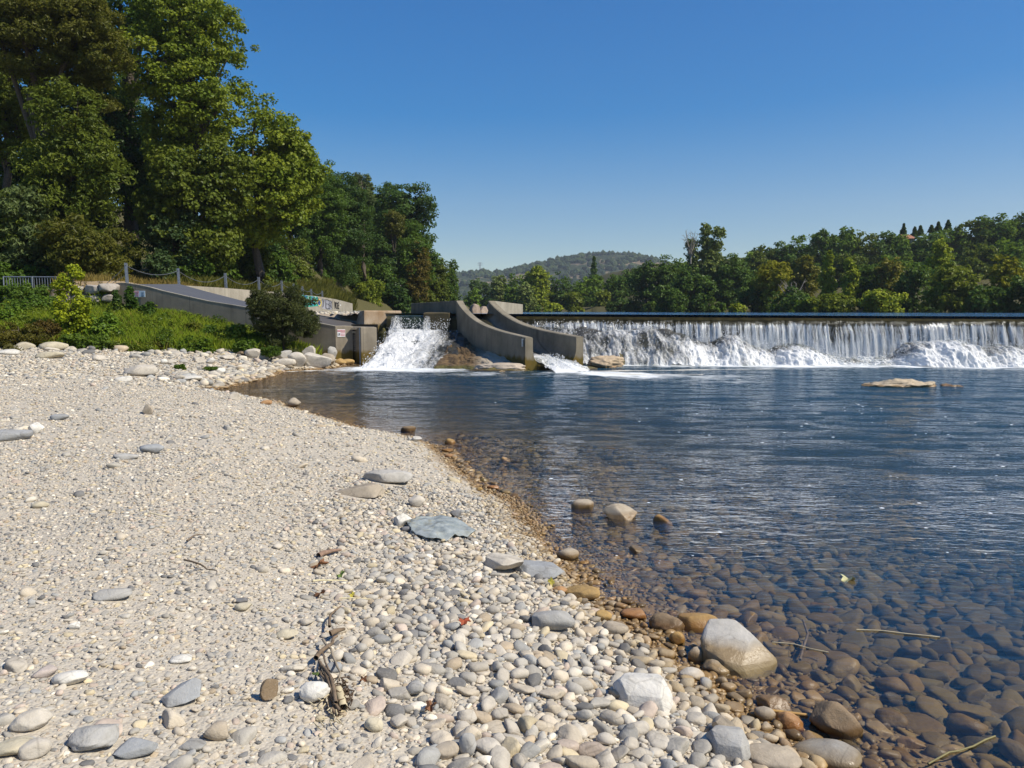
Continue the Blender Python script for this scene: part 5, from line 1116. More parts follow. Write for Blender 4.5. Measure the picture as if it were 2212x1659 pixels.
# u, v of the foot, width, height in the photograph, kind, colour, name, label, short phrase for neighbours
HR = [
 (1593, 1448, 158, 96, 'h_hero', 'pale', 'boulder', 'large grey-topped angular boulder with ochre wet side in the shallows', 'the large grey-topped boulder'),
 (1165, 1250, 108, 40, 'h_long', 'bluegrey', 'boulder', 'long smooth blue-grey boulder lying on the waterline', 'the long blue-grey boulder'),
 (1083, 1242, 96, 48, 'ang', 'cream', 'boulder', 'cream boulder lying against the long blue-grey one', 'the cream boulder'),
 (1226, 1213, 50, 32, 'round', 'tan', 'rock', 'rounded tan rock at the water edge above the long blue-grey boulder', 'the rounded tan rock'),
 (1338, 1124, 76, 38, 'ang', 'tan', 'rock', 'rock with dark left side and pale top standing in the water', 'the dark-sided water rock'),
 (1258, 1097, 52, 20, 'flat', 'tan', 'rock', 'flat tan rock just breaking the water surface', 'the flat tan water rock'),
 (1430, 1126, 44, 15, 'flat', 'ochre', 'rock', 'mossy ochre rock awash right of the dark-sided one', 'the awash ochre rock'),
 (1388, 1536, 122, 72, 'h_white', 'white', 'boulder', 'chunky white angular boulder with brown foot at the water edge', 'the chunky white boulder'),
 (1188, 1365, 106, 50, 'flat', 'grey', 'boulder', 'flat grey slab with gravel on its top', 'the flat grey slab'),
 (679, 1527, 64, 52, 'rough', 'white', 'rock', 'bright white lumpy rock beside the dried stalks', 'the bright white rock'),
 (585, 1517, 40, 46, 'ang', 'brown', 'rock', 'upright tan-brown rock left of the bright white rock', 'the upright brown rock'),
 (776, 1079, 108, 36, 'h_wedge', 'tan', 'rock', 'wedge-shaped brown rock lying on the upper beach', 'the brown wedge rock'),
 (838, 1047, 106, 34, 'flat', 'pale', 'rock', 'flat pale grey slab behind the brown wedge rock', 'the pale upper slab'),
 (900, 1097, 38, 31, 'round', 'cream', 'rock', 'round cream rock between the brown wedge and the plastic sheet', 'the round cream rock'),
 (866, 1141, 48, 34, 'ang', 'white', 'rock', 'white chunky rock at the left corner of the plastic sheet', 'the white rock by the sheet'),
 (877, 1149, 28, 16, 'flat', 'dark', 'pebble', 'dark flat stone leaning on the white rock by the plastic sheet', None),
 (985, 1119, 28, 18, 'ang', 'dark', 'pebble', 'dark slate stone just behind the plastic sheet', 'the dark stone behind the sheet'),
 (76, 937, 32, 22, 'ang', 'white', 'rock', 'white angular rock near the left edge of the gravel', 'the white rock at the left edge'),
 (24, 953, 72, 26, 'flat', 'bluegrey', 'rock', 'large blue-grey slab cut by the left edge', 'the blue-grey slab at the left edge'),
 (330, 981, 50, 23, 'flat', 'bluegrey', 'rock', 'blue-grey sloping slab in the middle of the upper gravel', 'the sloping blue-grey slab'),
 (272, 993, 48, 13, 'flat', 'grey', 'rock', 'flat grey stone left of the sloping blue-grey slab', None),
 (130, 908, 34, 13, 'flat', 'bluegrey', 'rock', 'small blue-grey slab above the white rock at the left edge', None),
 (322, 896, 24, 22, 'ang', 'tan', 'rock', 'pale tan upright stone on the far gravel', 'the pale tan upright stone'),
 (504, 864, 24, 16, 'ang', 'cream', 'rock', 'cream rock at the tip of the small inlet', 'the cream rock at the inlet'),
 (634, 881, 32, 22, 'rough', 'tan', 'rock', 'rough tan rock standing in the water off the gravel', 'the rough tan rock offshore'),
 (576, 874, 26, 10, 'flat', 'orange', 'rock', 'orange-brown flat rock at the water edge by the inlet', 'the orange inlet rock'),
 (882, 931, 34, 12, 'flat', 'brown', 'rock', 'dark brown rock low in the shallow water', 'the dark brown shallow rock'),
 (900, 955, 24, 14, 'ang', 'pale', 'rock', 'pale stone among wet stones at the shore bend', None),
 (972, 958, 24, 12, 'round', 'ochre', 'rock', 'mossy ochre rock offshore, farthest of the three in a row', None),
 (966, 977, 26, 10, 'round', 'ochre', 'rock', 'mossy ochre rock offshore, middle of the three in a row', None),
 (970, 990, 22, 10, 'round', 'orange', 'rock', 'orange rock offshore, nearest of the three in a row', None),
 (1064, 1058, 28, 11, 'flat', 'orange', 'rock', 'bright orange flat stone in the shallow water', 'the bright orange stone'),
 (1036, 1062, 14, 10, 'round', 'ochre', 'pebble', 'mossy round stone left of the bright orange one', None),
 (1210, 1283, 34, 18, 'round', 'orange', 'rock', 'smooth orange stone below the long blue-grey boulder', 'the smooth orange stone'),
 (1252, 1296, 86, 18, 'flat', 'ochre', 'rock', 'long flat ochre stone at the waterline', 'the long flat ochre stone'),
 (1440, 1362, 78, 40, 'rough', 'brown', 'rock', 'wet brown rounded boulder in the shallows left of the grey-topped one', 'the wet brown boulder'),
 (1505, 1356, 90, 18, 'flat', 'ochre', 'rock', 'long low ochre rock awash behind the grey-topped boulder', None),
 (1370, 1341, 56, 30, 'rough', 'orange', 'rock', 'rough orange-brown rock left of the wet brown boulder', None),
 (1790, 1668, 126, 62, 'round', 'grey', 'boulder', 'smooth grey boulder cut by the bottom edge at right', 'the smooth grey boulder at the bottom'),
 (1572, 1645, 84, 64, 'h_white', 'grey', 'boulder', 'grey faceted boulder at the bottom left of the smooth grey one', 'the grey faceted boulder'),
 (1662, 1668, 116, 34, 'round', 'tan', 'boulder', 'wide tan rounded stone at the bottom edge', 'the wide tan stone'),
 (1565, 1600, 50, 48, 'ang', 'tan', 'rock', 'tan blocky rock above the grey faceted boulder', None),
 (1700, 1572, 62, 36, 'rough', 'orange', 'rock', 'rough orange and white rock ringed with foam', 'the rough orange rock'),
 (1668, 1536, 78, 34, 'rough', 'brown', 'rock', 'glossy brown wet rock above the rough orange one', 'the glossy brown rock'),
 (1795, 1586, 110, 64, 'ang', 'brown', 'boulder', 'big dark brown angular boulder in the shallows at lower right', 'the big dark brown boulder'),
 (1652, 1562, 42, 32, 'round', 'tan', 'rock', 'rounded wet tan stone left of the rough orange one', None),
 (1503, 1427, 40, 32, 'round', 'tan', 'rock', 'two-toned rounded stone left of the large grey-topped boulder', 'the two-toned stone'),
 (1462, 1396, 32, 30, 'round', 'ochre', 'rock', 'wet ochre cone-shaped stone in the shallows', None),
 (1303, 1344, 36, 26, 'round', 'ochre', 'rock', 'smooth round ochre stone at the waterline', 'the round ochre stone'),
 (1328, 1374, 58, 30, 'round', 'tan', 'rock', 'oval tan stone below the smooth round ochre stone', 'the oval tan stone'),
 (1495, 1473, 54, 28, 'round', 'cream', 'rock', 'long cream and tan stone below the two-toned one', None),
 (1545, 1450, 60, 26, 'rough', 'cream', 'rock', 'shattered cream stone against the large grey-topped boulder', None),
 (394, 1530, 76, 54, 'h_slab', 'bluegrey', 'rock', 'tilted blue-grey slab on the near gravel', 'the tilted blue-grey slab'),
 (208, 1630, 92, 56, 'rough', 'grey', 'boulder', 'rough grey and white rock with shadow on its left', 'the rough grey rock'),
 (292, 1642, 78, 42, 'flat', 'bluegrey', 'boulder', 'smooth blue-grey boulder right of the rough grey rock', 'the smooth blue-grey boulder'),
 (70, 1587, 68, 44, 'round', 'cream', 'boulder', 'speckled cream boulder near the lower left corner', 'the speckled cream boulder'),
 (28, 1640, 66, 36, 'round', 'yellow', 'boulder', 'yellowish boulder in the lower left corner', 'the corner yellowish boulder'),
 (78, 1645, 56, 40, 'round', 'cream', 'boulder', 'cream granite boulder right of the yellowish corner one', None),
 (471, 1606, 52, 42, 'round', 'tan', 'rock', 'oval tan speckled rock on the near gravel', 'the oval speckled rock'),
 (621, 1385, 46, 26, 'round', 'yellow', 'rock', 'smooth yellow oval stone on the gravel', 'the yellow oval stone'),
 (526, 1323, 34, 20, 'round', 'yellow', 'rock', 'yellowish round stone in the middle gravel', 'the yellowish round stone'),
 (521, 1305, 28, 14, 'flat', 'dark', 'pebble', 'dark slate stone just behind the yellowish round stone', None),
 (244, 1300, 68, 28, 'flat', 'grey', 'rock', 'flat grey slab bedded in the left gravel', 'the bedded grey slab'),
 (394, 1436, 46, 20, 'round', 'white', 'rock', 'white elongated stone on the gravel', 'the white elongated stone'),
 (164, 1362, 24, 16, 'ang', 'white', 'pebble', 'bright white small stone in the left gravel', 'the bright white small stone'),
 (152, 1486, 60, 36, 'rough', 'white', 'rock', 'white mottled rock bedded at the left', 'the white mottled rock'),
 (99, 1466, 46, 32, 'flat', 'pink', 'rock', 'pinkish brown stone left of the white mottled rock', None),
 (88, 1099, 32, 16, 'round', 'yellow', 'rock', 'yellow-tan rounded stone at the far left gravel', 'the yellow-tan stone'),
 (722, 1455, 34, 24, 'round', 'bluegrey', 'pebble', 'blue-grey round stone inside the dried stalks', 'the blue-grey stone in the stalks'),
 (900, 1508, 48, 38, 'ang', 'grey', 'rock', 'grey angular stone in the middle of the cobbles', 'the grey angular stone'),
 (1008, 1568, 42, 36, 'round', 'cream', 'rock', 'round cream cobble with a dent', 'the dented cream cobble'),
 (808, 1584, 38, 30, 'round', 'yellow', 'rock', 'round yellowish cobble below the stalks', 'the yellowish cobble'),
 (965, 1645, 54, 38, 'round', 'tan', 'rock', 'brownish rounded cobble near the bottom edge', 'the brownish bottom cobble'),
 (1010, 1640, 36, 54, 'round', 'grey', 'rock', 'upright dark-speckled cobble beside the brownish one', None),
 (1052, 1636, 60, 38, 'round', 'cream', 'rock', 'wide cream cobble right of the upright speckled one', 'the wide cream cobble'),
 (1778, 1322, 52, 18, 'flat', 'orange', 'rock', 'orange stone lying under clear water at the right', 'the orange sunken stone'),
 (1858, 1262, 0, 0, None, None, None, None, None),
 (1870, 1660, 0, 0, None, None, None, None, None),
 (306, 814, 64, 25, 'flat', 'cream', 'boulder', 'big flat cream boulder on the far gravel', 'the big flat cream boulder'),
 (117, 757, 50, 20, 'flat', 'yellow', 'boulder', 'yellowish boulder at the edge of the weeds on the left', 'the yellowish boulder by the weeds'),
 (291, 775, 24, 13, 'flat', 'pale', 'rock', 'flat pale slab perched on a block at the grass edge', 'the perched pale slab'),
 (20, 752, 44, 22, 'round', 'yellow', 'boulder', 'yellowish boulder under the dry tuft at the left edge', None),
 (55, 757, 34, 16, 'round', 'yellow', 'boulder', 'yellowish boulder between the dry tuft and the weeds', None),
 (110, 775, 50, 14, 'flat', 'yellow', 'rock', 'long yellowish slab in the stony strip at the left', None),
 (20, 768, 36, 12, 'flat', 'white', 'rock', 'white flat stone in the stony strip at the left edge', None),
 (212, 782, 30, 14, 'round', 'cream', 'rock', 'cream stone below the dark weed clump', None),
 (550, 775, 39, 26, 'ang', 'cream', 'boulder', 'cream boulder left of the dark bush foot', 'the cream boulder by the bush'),
 (525, 770, 26, 16, 'ang', 'brown', 'boulder', 'brownish small boulder at the left end of the boulder heap', None),
 (667, 779, 29, 34, 'ang', 'cream', 'boulder', 'tall upright cream boulder near the pier head', 'the upright cream boulder'),
 (687, 797, 60, 39, 'ang', 'cream', 'boulder', 'largest cream boulder of the heap at the pier head foot', 'the largest heap boulder'),
 (712, 792, 39, 29, 'ang', 'tan', 'boulder', 'tan boulder between the largest one and the pier head', None),
 (718, 778, 21, 29, 'ang', 'grey', 'boulder', 'grey leaning slab against the pier head wall', None),
 (642, 795, 39, 34, 'ang', 'cream', 'boulder', 'cream boulder left of the largest one in the heap', None),
 (618, 792, 49, 21, 'flat', 'cream', 'boulder', 'long low cream boulder at the inner shore', None),
 (614, 779, 39, 22, 'ang', 'pale', 'boulder', 'pale boulder under the dark bush', None),
 (590, 777, 31, 20, 'ang', 'cream', 'boulder', 'small cream boulder below the green tuft', None),
 (572, 778, 26, 17, 'ang', 'cream', 'boulder', 'small cream boulder right of the one by the bush foot', None),
 (664, 792, 23, 18, 'ang', 'cream', 'boulder', 'small boulder wedged left of the largest one', None),
 (735, 791, 29, 17, 'round', 'ochre', 'boulder', 'mossy brown boulder at the foot of the danger sign wall', None),
 (752, 789, 31, 14, 'round', 'ochre', 'boulder', 'low mossy boulder in front of the dark slot', None),
 (338, 785, 18, 9, 'round', 'cream', 'rock', 'leftmost round stone in the row along the grass edge', None),
 (353, 787, 17, 11, 'round', 'white', 'rock', 'white round stone in the row along the grass edge', None),
 (371, 788, 20, 11, 'round', 'cream', 'rock', 'cream stone in the middle of the row along the grass edge', None),
 (396, 786, 18, 10, 'round', 'pale', 'rock', 'pale stone behind the plant on the gravel spit', None),
 (432, 784, 28, 13, 'ang', 'cream', 'rock', 'wide cream rock toward the right of the grass-edge row', None),
 (455, 786, 22, 12, 'ang', 'white', 'rock', 'white rock at the right of the grass-edge row', None),
 (490, 778, 30, 12, 'ang', 'cream', 'rock', 'long cream rock where the grass edge meets the boulder heap', None),
 (470, 806, 36, 12, 'flat', 'white', 'rock', 'flat white rock on the sunlit spit', None),
 (415, 825, 40, 13, 'flat', 'white', 'rock', 'low white rock on the inner side of the spit', None),
 (268, 826, 34, 14, 'flat', 'white', 'rock', 'white bedded rock on the far gravel below the cream boulder', None),
]
HULLS = dict(
 h_hero=[(-.84,-.5,.15),(-.95,0,.3),(-.76,.6,.95),(-.1,.75,1.0),(.35,.3,.6),(.95,.05,-.25),(.1,-.9,-.2),(-.3,-.95,-.1),(-.9,-.4,-1),(-.9,.7,-1),(.8,.8,-1),(1.05,.2,-1),(.4,-1.1,-1),(-.4,-1,-1)],
 h_white=[(-1,.2,.3),(-.75,-.1,.9),(-.3,0,1),(0,.3,.85),(.65,.3,1),(.95,-.1,.2),(1,-.2,-.6),(.75,-.9,-.9),(-.55,-.9,-.8),(-.5,-.7,.3),(.55,-.8,.35),(-1,.3,-.8),(.8,1,-.8),(-.7,1,-.8),(.5,.9,.8),(-.6,.9,.7)],
 h_wedge=[(-1,0,-.3),(-.95,.2,-.1),(.3,-.3,.95),(.75,0,1),(.95,.1,.4),(1,0,-.7),(.6,-.8,-.8),(-.2,-.5,-.6),(.4,.9,.7),(.9,.8,-.8),(-.6,.6,-.6),(-.9,0,-1)],
 h_long=[(-.9,-.1,.9),(-.5,-.5,1),(.3,-.5,.75),(.8,-.2,.3),(1,0,-.4),(.6,-.9,-.6),(-.5,-1,-.2),(-1,-.3,-.4),(-.6,.7,.7),(.5,.7,.4),(.8,.7,-1),(-.9,.8,-1),(0,-.9,-1)],
 h_slab=[(-1,0,-.2),(-.6,-.5,.1),(-.2,-.2,.5),(.6,.3,1),(.95,.2,.7),(.8,-.6,-.3),(.2,-.9,-.5),(-.7,-.8,-.7),(.9,.9,-.6),(-.5,.8,-.6),(0,.8,.4)])
def hullmesh(key, seed):
    bm = bmesh.new()
    for q in HULLS[key]: bm.verts.new(q)
    r_ = bmesh.ops.convex_hull(bm, input=list(bm.verts))
    junk = list({g for g in r_['geom_interior'] + r_['geom_unused'] if isinstance(g, bmesh.types.BMVert)})
    if junk: bmesh.ops.delete(bm, geom=junk, context='VERTS')
    bmesh.ops.bevel(bm, geom=list(bm.edges), offset=.045, segments=2, affect='EDGES', profile=.5)
    bmesh.ops.triangulate(bm, faces=bm.faces); bmesh.ops.subdivide_edges(bm, edges=list(bm.edges), cuts=3, use_grid_fill=True); bmesh.ops.triangulate(bm, faces=bm.faces)
    bm.verts.index_update(); V = np.array([v.co[:] for v in bm.verts]); Fc = np.array([[v.index for v in f.verts] for f in bm.faces]); bm.free()
    V = V * (1 + .055 * fbm(V * 2 + seed, 4, seed)[:, None] * .5 + .03 * fbm(V * 7 + seed, 3, seed + 4)[:, None])
    return V, Fc
REFS = []
stones_done = []   # x, y, r of hand-placed stones
def zwater(x, y): return 0.0
def place_rock(i, u, v, w, h, kind, colr, name, label, ref):
    P, t = hitg(u, v)
    if P.z < -0.02:                      # in the water: the photo shows the waterline
        P2 = onz(u, v, 0.0); inwater = True
        if label and ('under clear water' in label): P2 = P
    else: P2 = P; inwater = False
    dist = math.hypot(P2.x, P2.y - 0) ; dist3 = math.sqrt(P2.x ** 2 + P2.y ** 2 + (CAM_H - P2.z) ** 2)
    W_ = w / F * dist3; phi = math.atan2(CAM_H - P2.z, dist); D_ = W_ * (.75 if kind != 'flat' else .6)
    Hh = max(.22 * W_, (h / F * dist3 - .72 * D_ * math.sin(phi)) / math.cos(phi)); 
    if kind == 'flat': Hh = min(Hh, .35 * W_)
    fw = Vector((P2.x, P2.y, 0)).normalized(); c = Vector((P2.x, P2.y, 0)) + fw * D_ * .45
    zb = min(P2.z, G1(c.x, c.y)) if inwater else G1(c.x, c.y)
    sub = 4 if w > 60 else 3
    V, Fc = rockmesh(900 + i, kind, sub) if not kind.startswith('h_') else hullmesh(kind, 900 + i)
    bottom = zb - .12 * Hh if not inwater else min(zb, -0.05) - 0.03
    top = (P2.z + Hh) if not inwater else P2.z + Hh
    hz = (top - bottom) / 2; yaw = math.atan2(fw.y, fw.x) - math.pi / 2
    Rm = np.array([[math.cos(yaw), -math.sin(yaw), 0], [math.sin(yaw), math.cos(yaw), 0], [0, 0, 1]])
    V = (V * np.array([W_ / 2, D_ / 2, hz])) @ Rm.T
    if kind == 'flat': V[:, 2] = np.where(V[:, 2] > 0, V[:, 2] * 1.0, V[:, 2])
    me = npmesh(name, V, Fc, STONE_OBJ, True)
    try: me.set_sharp_from_angle(angle=R(38 if kind == 'ang' else 60))
    except Exception: pass
    o = link(name, me); o.location = (c.x, c.y, (top + bottom) / 2); b_ = PALETTE[colr]; k = rnd.uniform(.92, 1.08); o.color = (b_[0] * k, b_[1] * k, b_[2] * k, .87 if kind == 'h_hero' else .8 if kind == 'h_white' and inwater else 1)
    tag(o, label, 'rock' if name != 'pebble' else 'pebble', 'larger rocks along the shore')
    stones_done.append((c.x, c.y, W_ * .5))
    if ref: REFS.append((c.x, c.y, ref, W_))
n_hand = 0
for i, q in enumerate(HR):
    if q[2]: place_rock(i, *q); n_hand += 1

# rocks about the weir, built at their own depth
def bigrock(u0, u1, vt, vb, Y, dep, seed, kind, colr, name, label, mat=STONE_OBJ, sub=4, zbot=-.3):
    a, b = at(u0, vb, Y), at(u1, vb, Y); top = at((u0 + u1) / 2, vt, Y + dep * .3).z; V, Fc = rockmesh(seed, kind, 5)
    V = V * (1 + .16 * fbm(V * np.array([2.2, 2.2, 4.5]) + seed, 5, seed)[:, None] + .05 * fbm(V * 11, 3, seed + 1)[:, None])
    hz = (top - zbot) / 2; V = V * np.array([(b.x - a.x) / 2, dep / 2, hz])
    if 'islet' in name: V[:, 2] += np.where(V[:, 2] > -.02, .075 * fbm(V * np.array([4, 4, 0]) + 3, 4, seed) + .04 * fbm(V * np.array([13, 13, 0]), 3, seed), 0)
    me = npmesh(name, V, Fc, mat)
    o = link(name, me); o.location = ((a.x + b.x) / 2, Y + dep * .35, zbot + hz); o.color = PALETTE.get(colr, colr) + (1,) if isinstance(colr, str) else colr + (1,)
    tag(o, label, 'rock', 'rocks at the foot of the weir'); return o
bigrock(1270, 1352, 767, 793, 32.0, 1.4, 41, 'rough', (.52, .40, .27), 'rock', 'smooth pale orange rock right of the chute mouth')
bigrock(1315, 1352, 758, 784, 33.6, .9, 42, 'ang', (.09, .075, .03), 'rock', 'dark mossy rock behind the pale orange one under the falls')
bigrock(1232, 1300, 792, 806, 30.8, 1.1, 43, 'rough', (.11, .10, .035), 'rock', 'low mossy green rock at the foot of the far chute wall')
bigrock(1025, 1140, 783, 803, 30.5, 1.3, 45, 'flat', (.50, .42, .33), 'rock', 'pale flat ledge of rock along the near chute wall', zbot=-.35)
bigrock(985, 1175, 793, 808, 30.2, .9, 46, 'rough', (.12, .10, .03), 'rock', 'mossy ochre ledge skirting the chute end at water level', zbot=-.5)
bigrock(1070, 1095, 797, 806, 29.9, .5, 48, 'ang', (.55, .5, .42), 'rock', 'small cream stone on the mossy ledge by the chute')
bigrock(812, 845, 708, 745, 37.0, 1.2, 50, 'rough', (.09, .085, .02), 'rock', 'upper mossy green rock between pier head and cascade')
bigrock(806, 838, 735, 765, 36.2, 1.2, 51, 'rough', (.16, .10, .03), 'rock', 'middle ochre rock between pier head and cascade')
bigrock(806, 830, 755, 785, 35.6, 1.0, 52, 'rough', (.05, .05, .02), 'rock', 'lower dark rock between pier head and cascade')
bigrock(770, 812, 708, 735, 38.6, 1.2, 53, 'rough', (.08, .065, .04), 'rock', 'dark rock under the left end of the stained abutment')
isl = bigrock(1872, 2042, 817, 839, 23.9, 1.1, 60, 'rough', (.50, .41, .29), 'rock_islet', 'long low pale rock islet lying in the river at right', zbot=-.25)
bigrock(2030, 2088, 831, 838, 24.0, .5, 61, 'flat', (.30, .22, .12), 'rock_islet', 'thin low tail of rock at the right end of the islet', zbot=-.1)
SB = [(150, 175, 618, 634, 'smallest upper stone block left in the dry-stone wall'), (175, 214, 612.5, 634, 'middle upper stone block in the dry-stone wall'), (206, 250, 612.5, 634, 'right upper stone block touching the ramp wall'), (158, 184, 634, 650, 'lower left stone block in the dry-stone wall'), (183, 218, 636, 655, 'lower middle stone block half hidden by weeds'), (216, 246, 635, 656, 'lower right stone block in the dry-stone wall')]
for i, (u0, u1, vt, vb, lb) in enumerate(SB):
    a, b = at(u0, vb, 36.4), at(u1, vb, 36.4); top = at(u0, vt, 36.4).z; V, Fc = rockmesh(80 + i, 'ang', 4); V = np.sign(V) * np.abs(V) ** .6
    o = link('stone_block', npmesh('stone_block', V * np.array([(b.x - a.x) * .54, .55, (top - a.z) * .54]), Fc, STONE_OBJ)); o.location = ((a.x + b.x) / 2, 36.8, (top + a.z) / 2); o.color = (.40, .36, .31, 1)
    tag(o, lb, 'stone block', 'stacked stone blocks left of the ramp')

# ---- loose pebbles: prototypes, a scatter, and the largest of them as things of their own
NPROTO = 28
PR_hi = [rockmesh(1500 + k, ('round' if k % 8 else 'ang2', 'flat', 'ang2', 'ang')[k % 4], 3) for k in range(NPROTO)]
PR_lo = [rockmesh(1500 + k, ('round' if k % 8 else 'ang2', 'flat', 'ang2', 'ang')[k % 4], 2) for k in range(NPROTO)]
def lowest(k):
    rg = np.random.default_rng(1500 + k); V = I1[0].copy(); V = V * (1 + .25 * vnoise(V * 1.3 + k, k)[:, None]); return V / np.abs(V).max(0), I1[1]
PR_xlo = [lowest(k) for k in range(NPROTO)]
cols_dry = ['cream', 'pale', 'grey', 'bluegrey', 'dark', 'tan', 'pink', 'white', 'pale', 'pale', 'cream', 'grey', 'pale', 'cream', 'grey', 'pale', 'cream', 'grey', 'yellow', 'bluegrey', 'pale']
def in_view(x, y, mar=1.25): 
    return (y > 1.0) & (np.abs(x) < (y * CPI + 1.2) * 0.65 * mar + .5)
class Hash:
    def __init__(s, c): s.c = c; s.d = {}
    def ok(s, x, y, r, k=.8):
        i, j = int(x // s.c), int(y // s.c)
        for a in (-1, 0, 1):
            for b in (-1, 0, 1):
                for (X, Y, q) in s.d.get((i + a, j + b), ()):
                    if (X - x) ** 2 + (Y - y) ** 2 < ((r + q) * k) ** 2: return False
        return True
    def add(s, x, y, r): s.d.setdefault((int(x // s.c), int(y // s.c)), []).append((x, y, r))
HS = Hash(0.32)
big_hand = [q for q in stones_done]
def near_hand(x, y):
    m_ = np.zeros(len(x), bool)
    for X, Y, q in big_hand: m_ |= (x - X) ** 2 + (y - Y) ** 2 < (q * .8) ** 2
    return m_
ALL = []     # x y z r proto yaw sx sy sz tiltx tilty colour-index wetseed
def scatter(n, xr, yr, rfun, dens, seed, kpack=.8, sink=.35, hashed=True, sunk=False):
    rg = np.random.default_rng(seed); x = rg.uniform(*xr, n); y = rg.uniform(*yr, n); k = in_view(x, y); x, y = x[k], y[k]
    sd = sdist(x, y); r = rfun(rg, len(x), x, y, sd); d = dens(x, y, sd); k = (rg.random(len(x)) < d) & ~near_hand(x, y); x, y, r, sd = x[k], y[k], r[k], sd[k]
    o = np.argsort(-r); x, y, r, sd = x[o], y[o], r[o], sd[o]
    if hashed:
        keep = np.zeros(len(x), bool)
        for i in range(len(x)):
            if HS.ok(x[i], y[i], r[i], kpack): HS.add(x[i], y[i], r[i]); keep[i] = True
        x, y, r, sd = x[keep], y[keep], r[keep], sd[keep]
    z = ground(x, y); n = len(x); pr = rg.integers(0, NPROTO, n)
    flat = np.where(pr % 4 == 1, .38, np.where(pr % 4 == 3, .62, .58)) * (.8 + .4 * rg.random(n))
    S3 = np.stack([r * (1 + .35 * rg.random(n)), r * (.72 + .25 * rg.random(n)), r * flat], -1)
    z = z + S3[:, 2] * (1 - sink * 1.6 * rg.random(n) ** .6) * .75
    tilt = rg.normal(size=(n, 2)) * .22; yaw = rg.random(n) * 6.283
    ci = rg.integers(0, len(cols_dry), n)
    return dict(x=x, y=y, z=z, r=r, pr=pr, S=S3, tilt=tilt, yaw=yaw, ci=ci, sd=sd)
cob = lambda x, y, sd: np.clip(sstep(2.7 + .1 * np.maximum(0, 6 - y), .9, sd + .5 * vnoise(np.stack([x, y, 0 * x], -1) * 1.3, 3)), .0, 1)
sets = []
# cobbles along the near shore
sets.append(scatter(60000, (-2.5, 4.5), (2.2, 9.5), lambda g, n, x, y, sd: .013 + .040 * g.random(n) ** 3.0 * np.interp(y, [3, 4, 5.2, 8], [1.35, 1.2, .95, .55]), lambda x, y, sd: (sd > -.5) * cob(x, y, sd) * sstep(10, 8, y), 1, .70))
# mid-size scattered stones over the gravel
sets.append(scatter(6000, (-16, 3), (2.2, 20), lambda g, n, x, y, sd: (.018 + .045 * g.random(n) ** 3.5) * (1 + .03 * y), lambda x, y, sd: (sd > .3) * .26, 2, .95, .8))
# bed stones under water
sets.append(scatter(42000, (-1, 12), (2.0, 15), lambda g, n, x, y, sd: (.026 + .062 * g.random(n) ** 1.7) * np.where(sd < -.8, 1.25, .8), lambda x, y, sd: (sd < -.05) * .9, 3, .72, .5))
# smaller stones filling in
sets.append(scatter(90000, (-6, 5), (2.2, 9.5), lambda g, n, x, y, sd: .010 + .014 * g.random(n) ** 1.3, lambda x, y, sd: (sd > -.3) * np.maximum(.42, cob(x, y, sd)), 4, .68, .7))
sets.append(scatter(90000, (-13, 1), (9.0, 20), lambda g, n, x, y, sd: .012 + .020 * g.random(n) ** 2.5, lambda x, y, sd: (sd > -.2) * .6, 5, .8, .95, False))
sets.append(scatter(60000, (-24, -4), (19, 34), lambda g, n, x, y, sd: .02 + .05 * g.random(n) ** 3, lambda x, y, sd: (sd > -.1) * .8 * (y < veg_y(x) + .6), 6, .8, .5, False))
sets.append(scatter(3600, (-26, -6), (24, 33), lambda g, n, x, y, sd: .07 + .16 * g.random(n) ** 3, lambda x, y, sd: (sd > .0) * sstep(-3.2, -.6, y - veg_y(x)) * (y < veg_y(x) + .7) * .7, 7, .8, .5, False))
# stones of the sunlit spit by the inlet
sets.append(scatter(2500, (-13, -6), (23, 33), lambda g, n, x, y, sd: .06 + .13 * g.random(n) ** 2, lambda x, y, sd: (sd > -.1) * sstep(2.2, .6, sd) * (y > 22.5) * .8, 8, .8, .5, False))
sets.append(scatter(60000, (-3, 6), (2.2, 12), lambda g, n, x, y, sd: .010 + .022 * g.random(n) ** 2, lambda x, y, sd: (sd < .15) * (sd > -1.6) * .95, 10, .66, .45))
# rubble between the ramp and the retaining wall
sets.append(scatter(2600, (-16.8, -8.7), (39.5, 59), lambda g, n, x, y, sd: .05 + .11 * g.random(n) ** 2, lambda x, y, sd: (ground(x, y) > 1.9) * .9, 11, .8, .4, False))
# tiny gravel in the foreground
sets.append(scatter(90000, (-6, 3), (2.2, 8.5), lambda g, n, x, y, sd: .0055 + .006 * g.random(n), lambda x, y, sd: (sd > .1) * .6, 9, .8, .8, False))
D = {k: np.concatenate([s[k] for s in sets]) for k in sets[0]}
n = len(D['x']); rg = np.random.default_rng(99)
lim = (D['sd'] < -.25) & (D['z'] + D['S'][:, 2] > -.015); D['z'] = np.where(lim & (rg.random(n) < .93), -.015 - D['S'][:, 2] * .95, D['z'])
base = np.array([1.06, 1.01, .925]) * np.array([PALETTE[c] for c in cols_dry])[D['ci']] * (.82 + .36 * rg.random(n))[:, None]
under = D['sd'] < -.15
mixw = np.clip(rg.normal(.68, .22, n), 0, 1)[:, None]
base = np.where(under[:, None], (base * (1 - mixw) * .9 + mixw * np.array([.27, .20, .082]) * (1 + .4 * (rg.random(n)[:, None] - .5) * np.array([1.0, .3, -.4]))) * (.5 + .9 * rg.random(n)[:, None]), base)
wetband = (D['z'] < .12) & ~under
ochre = rg.random(n)[:, None] * .7
base = np.where(wetband[:, None], base * (1 - ochre) + ochre * np.array([.36, .25, .11]), base)
wet = 1.0
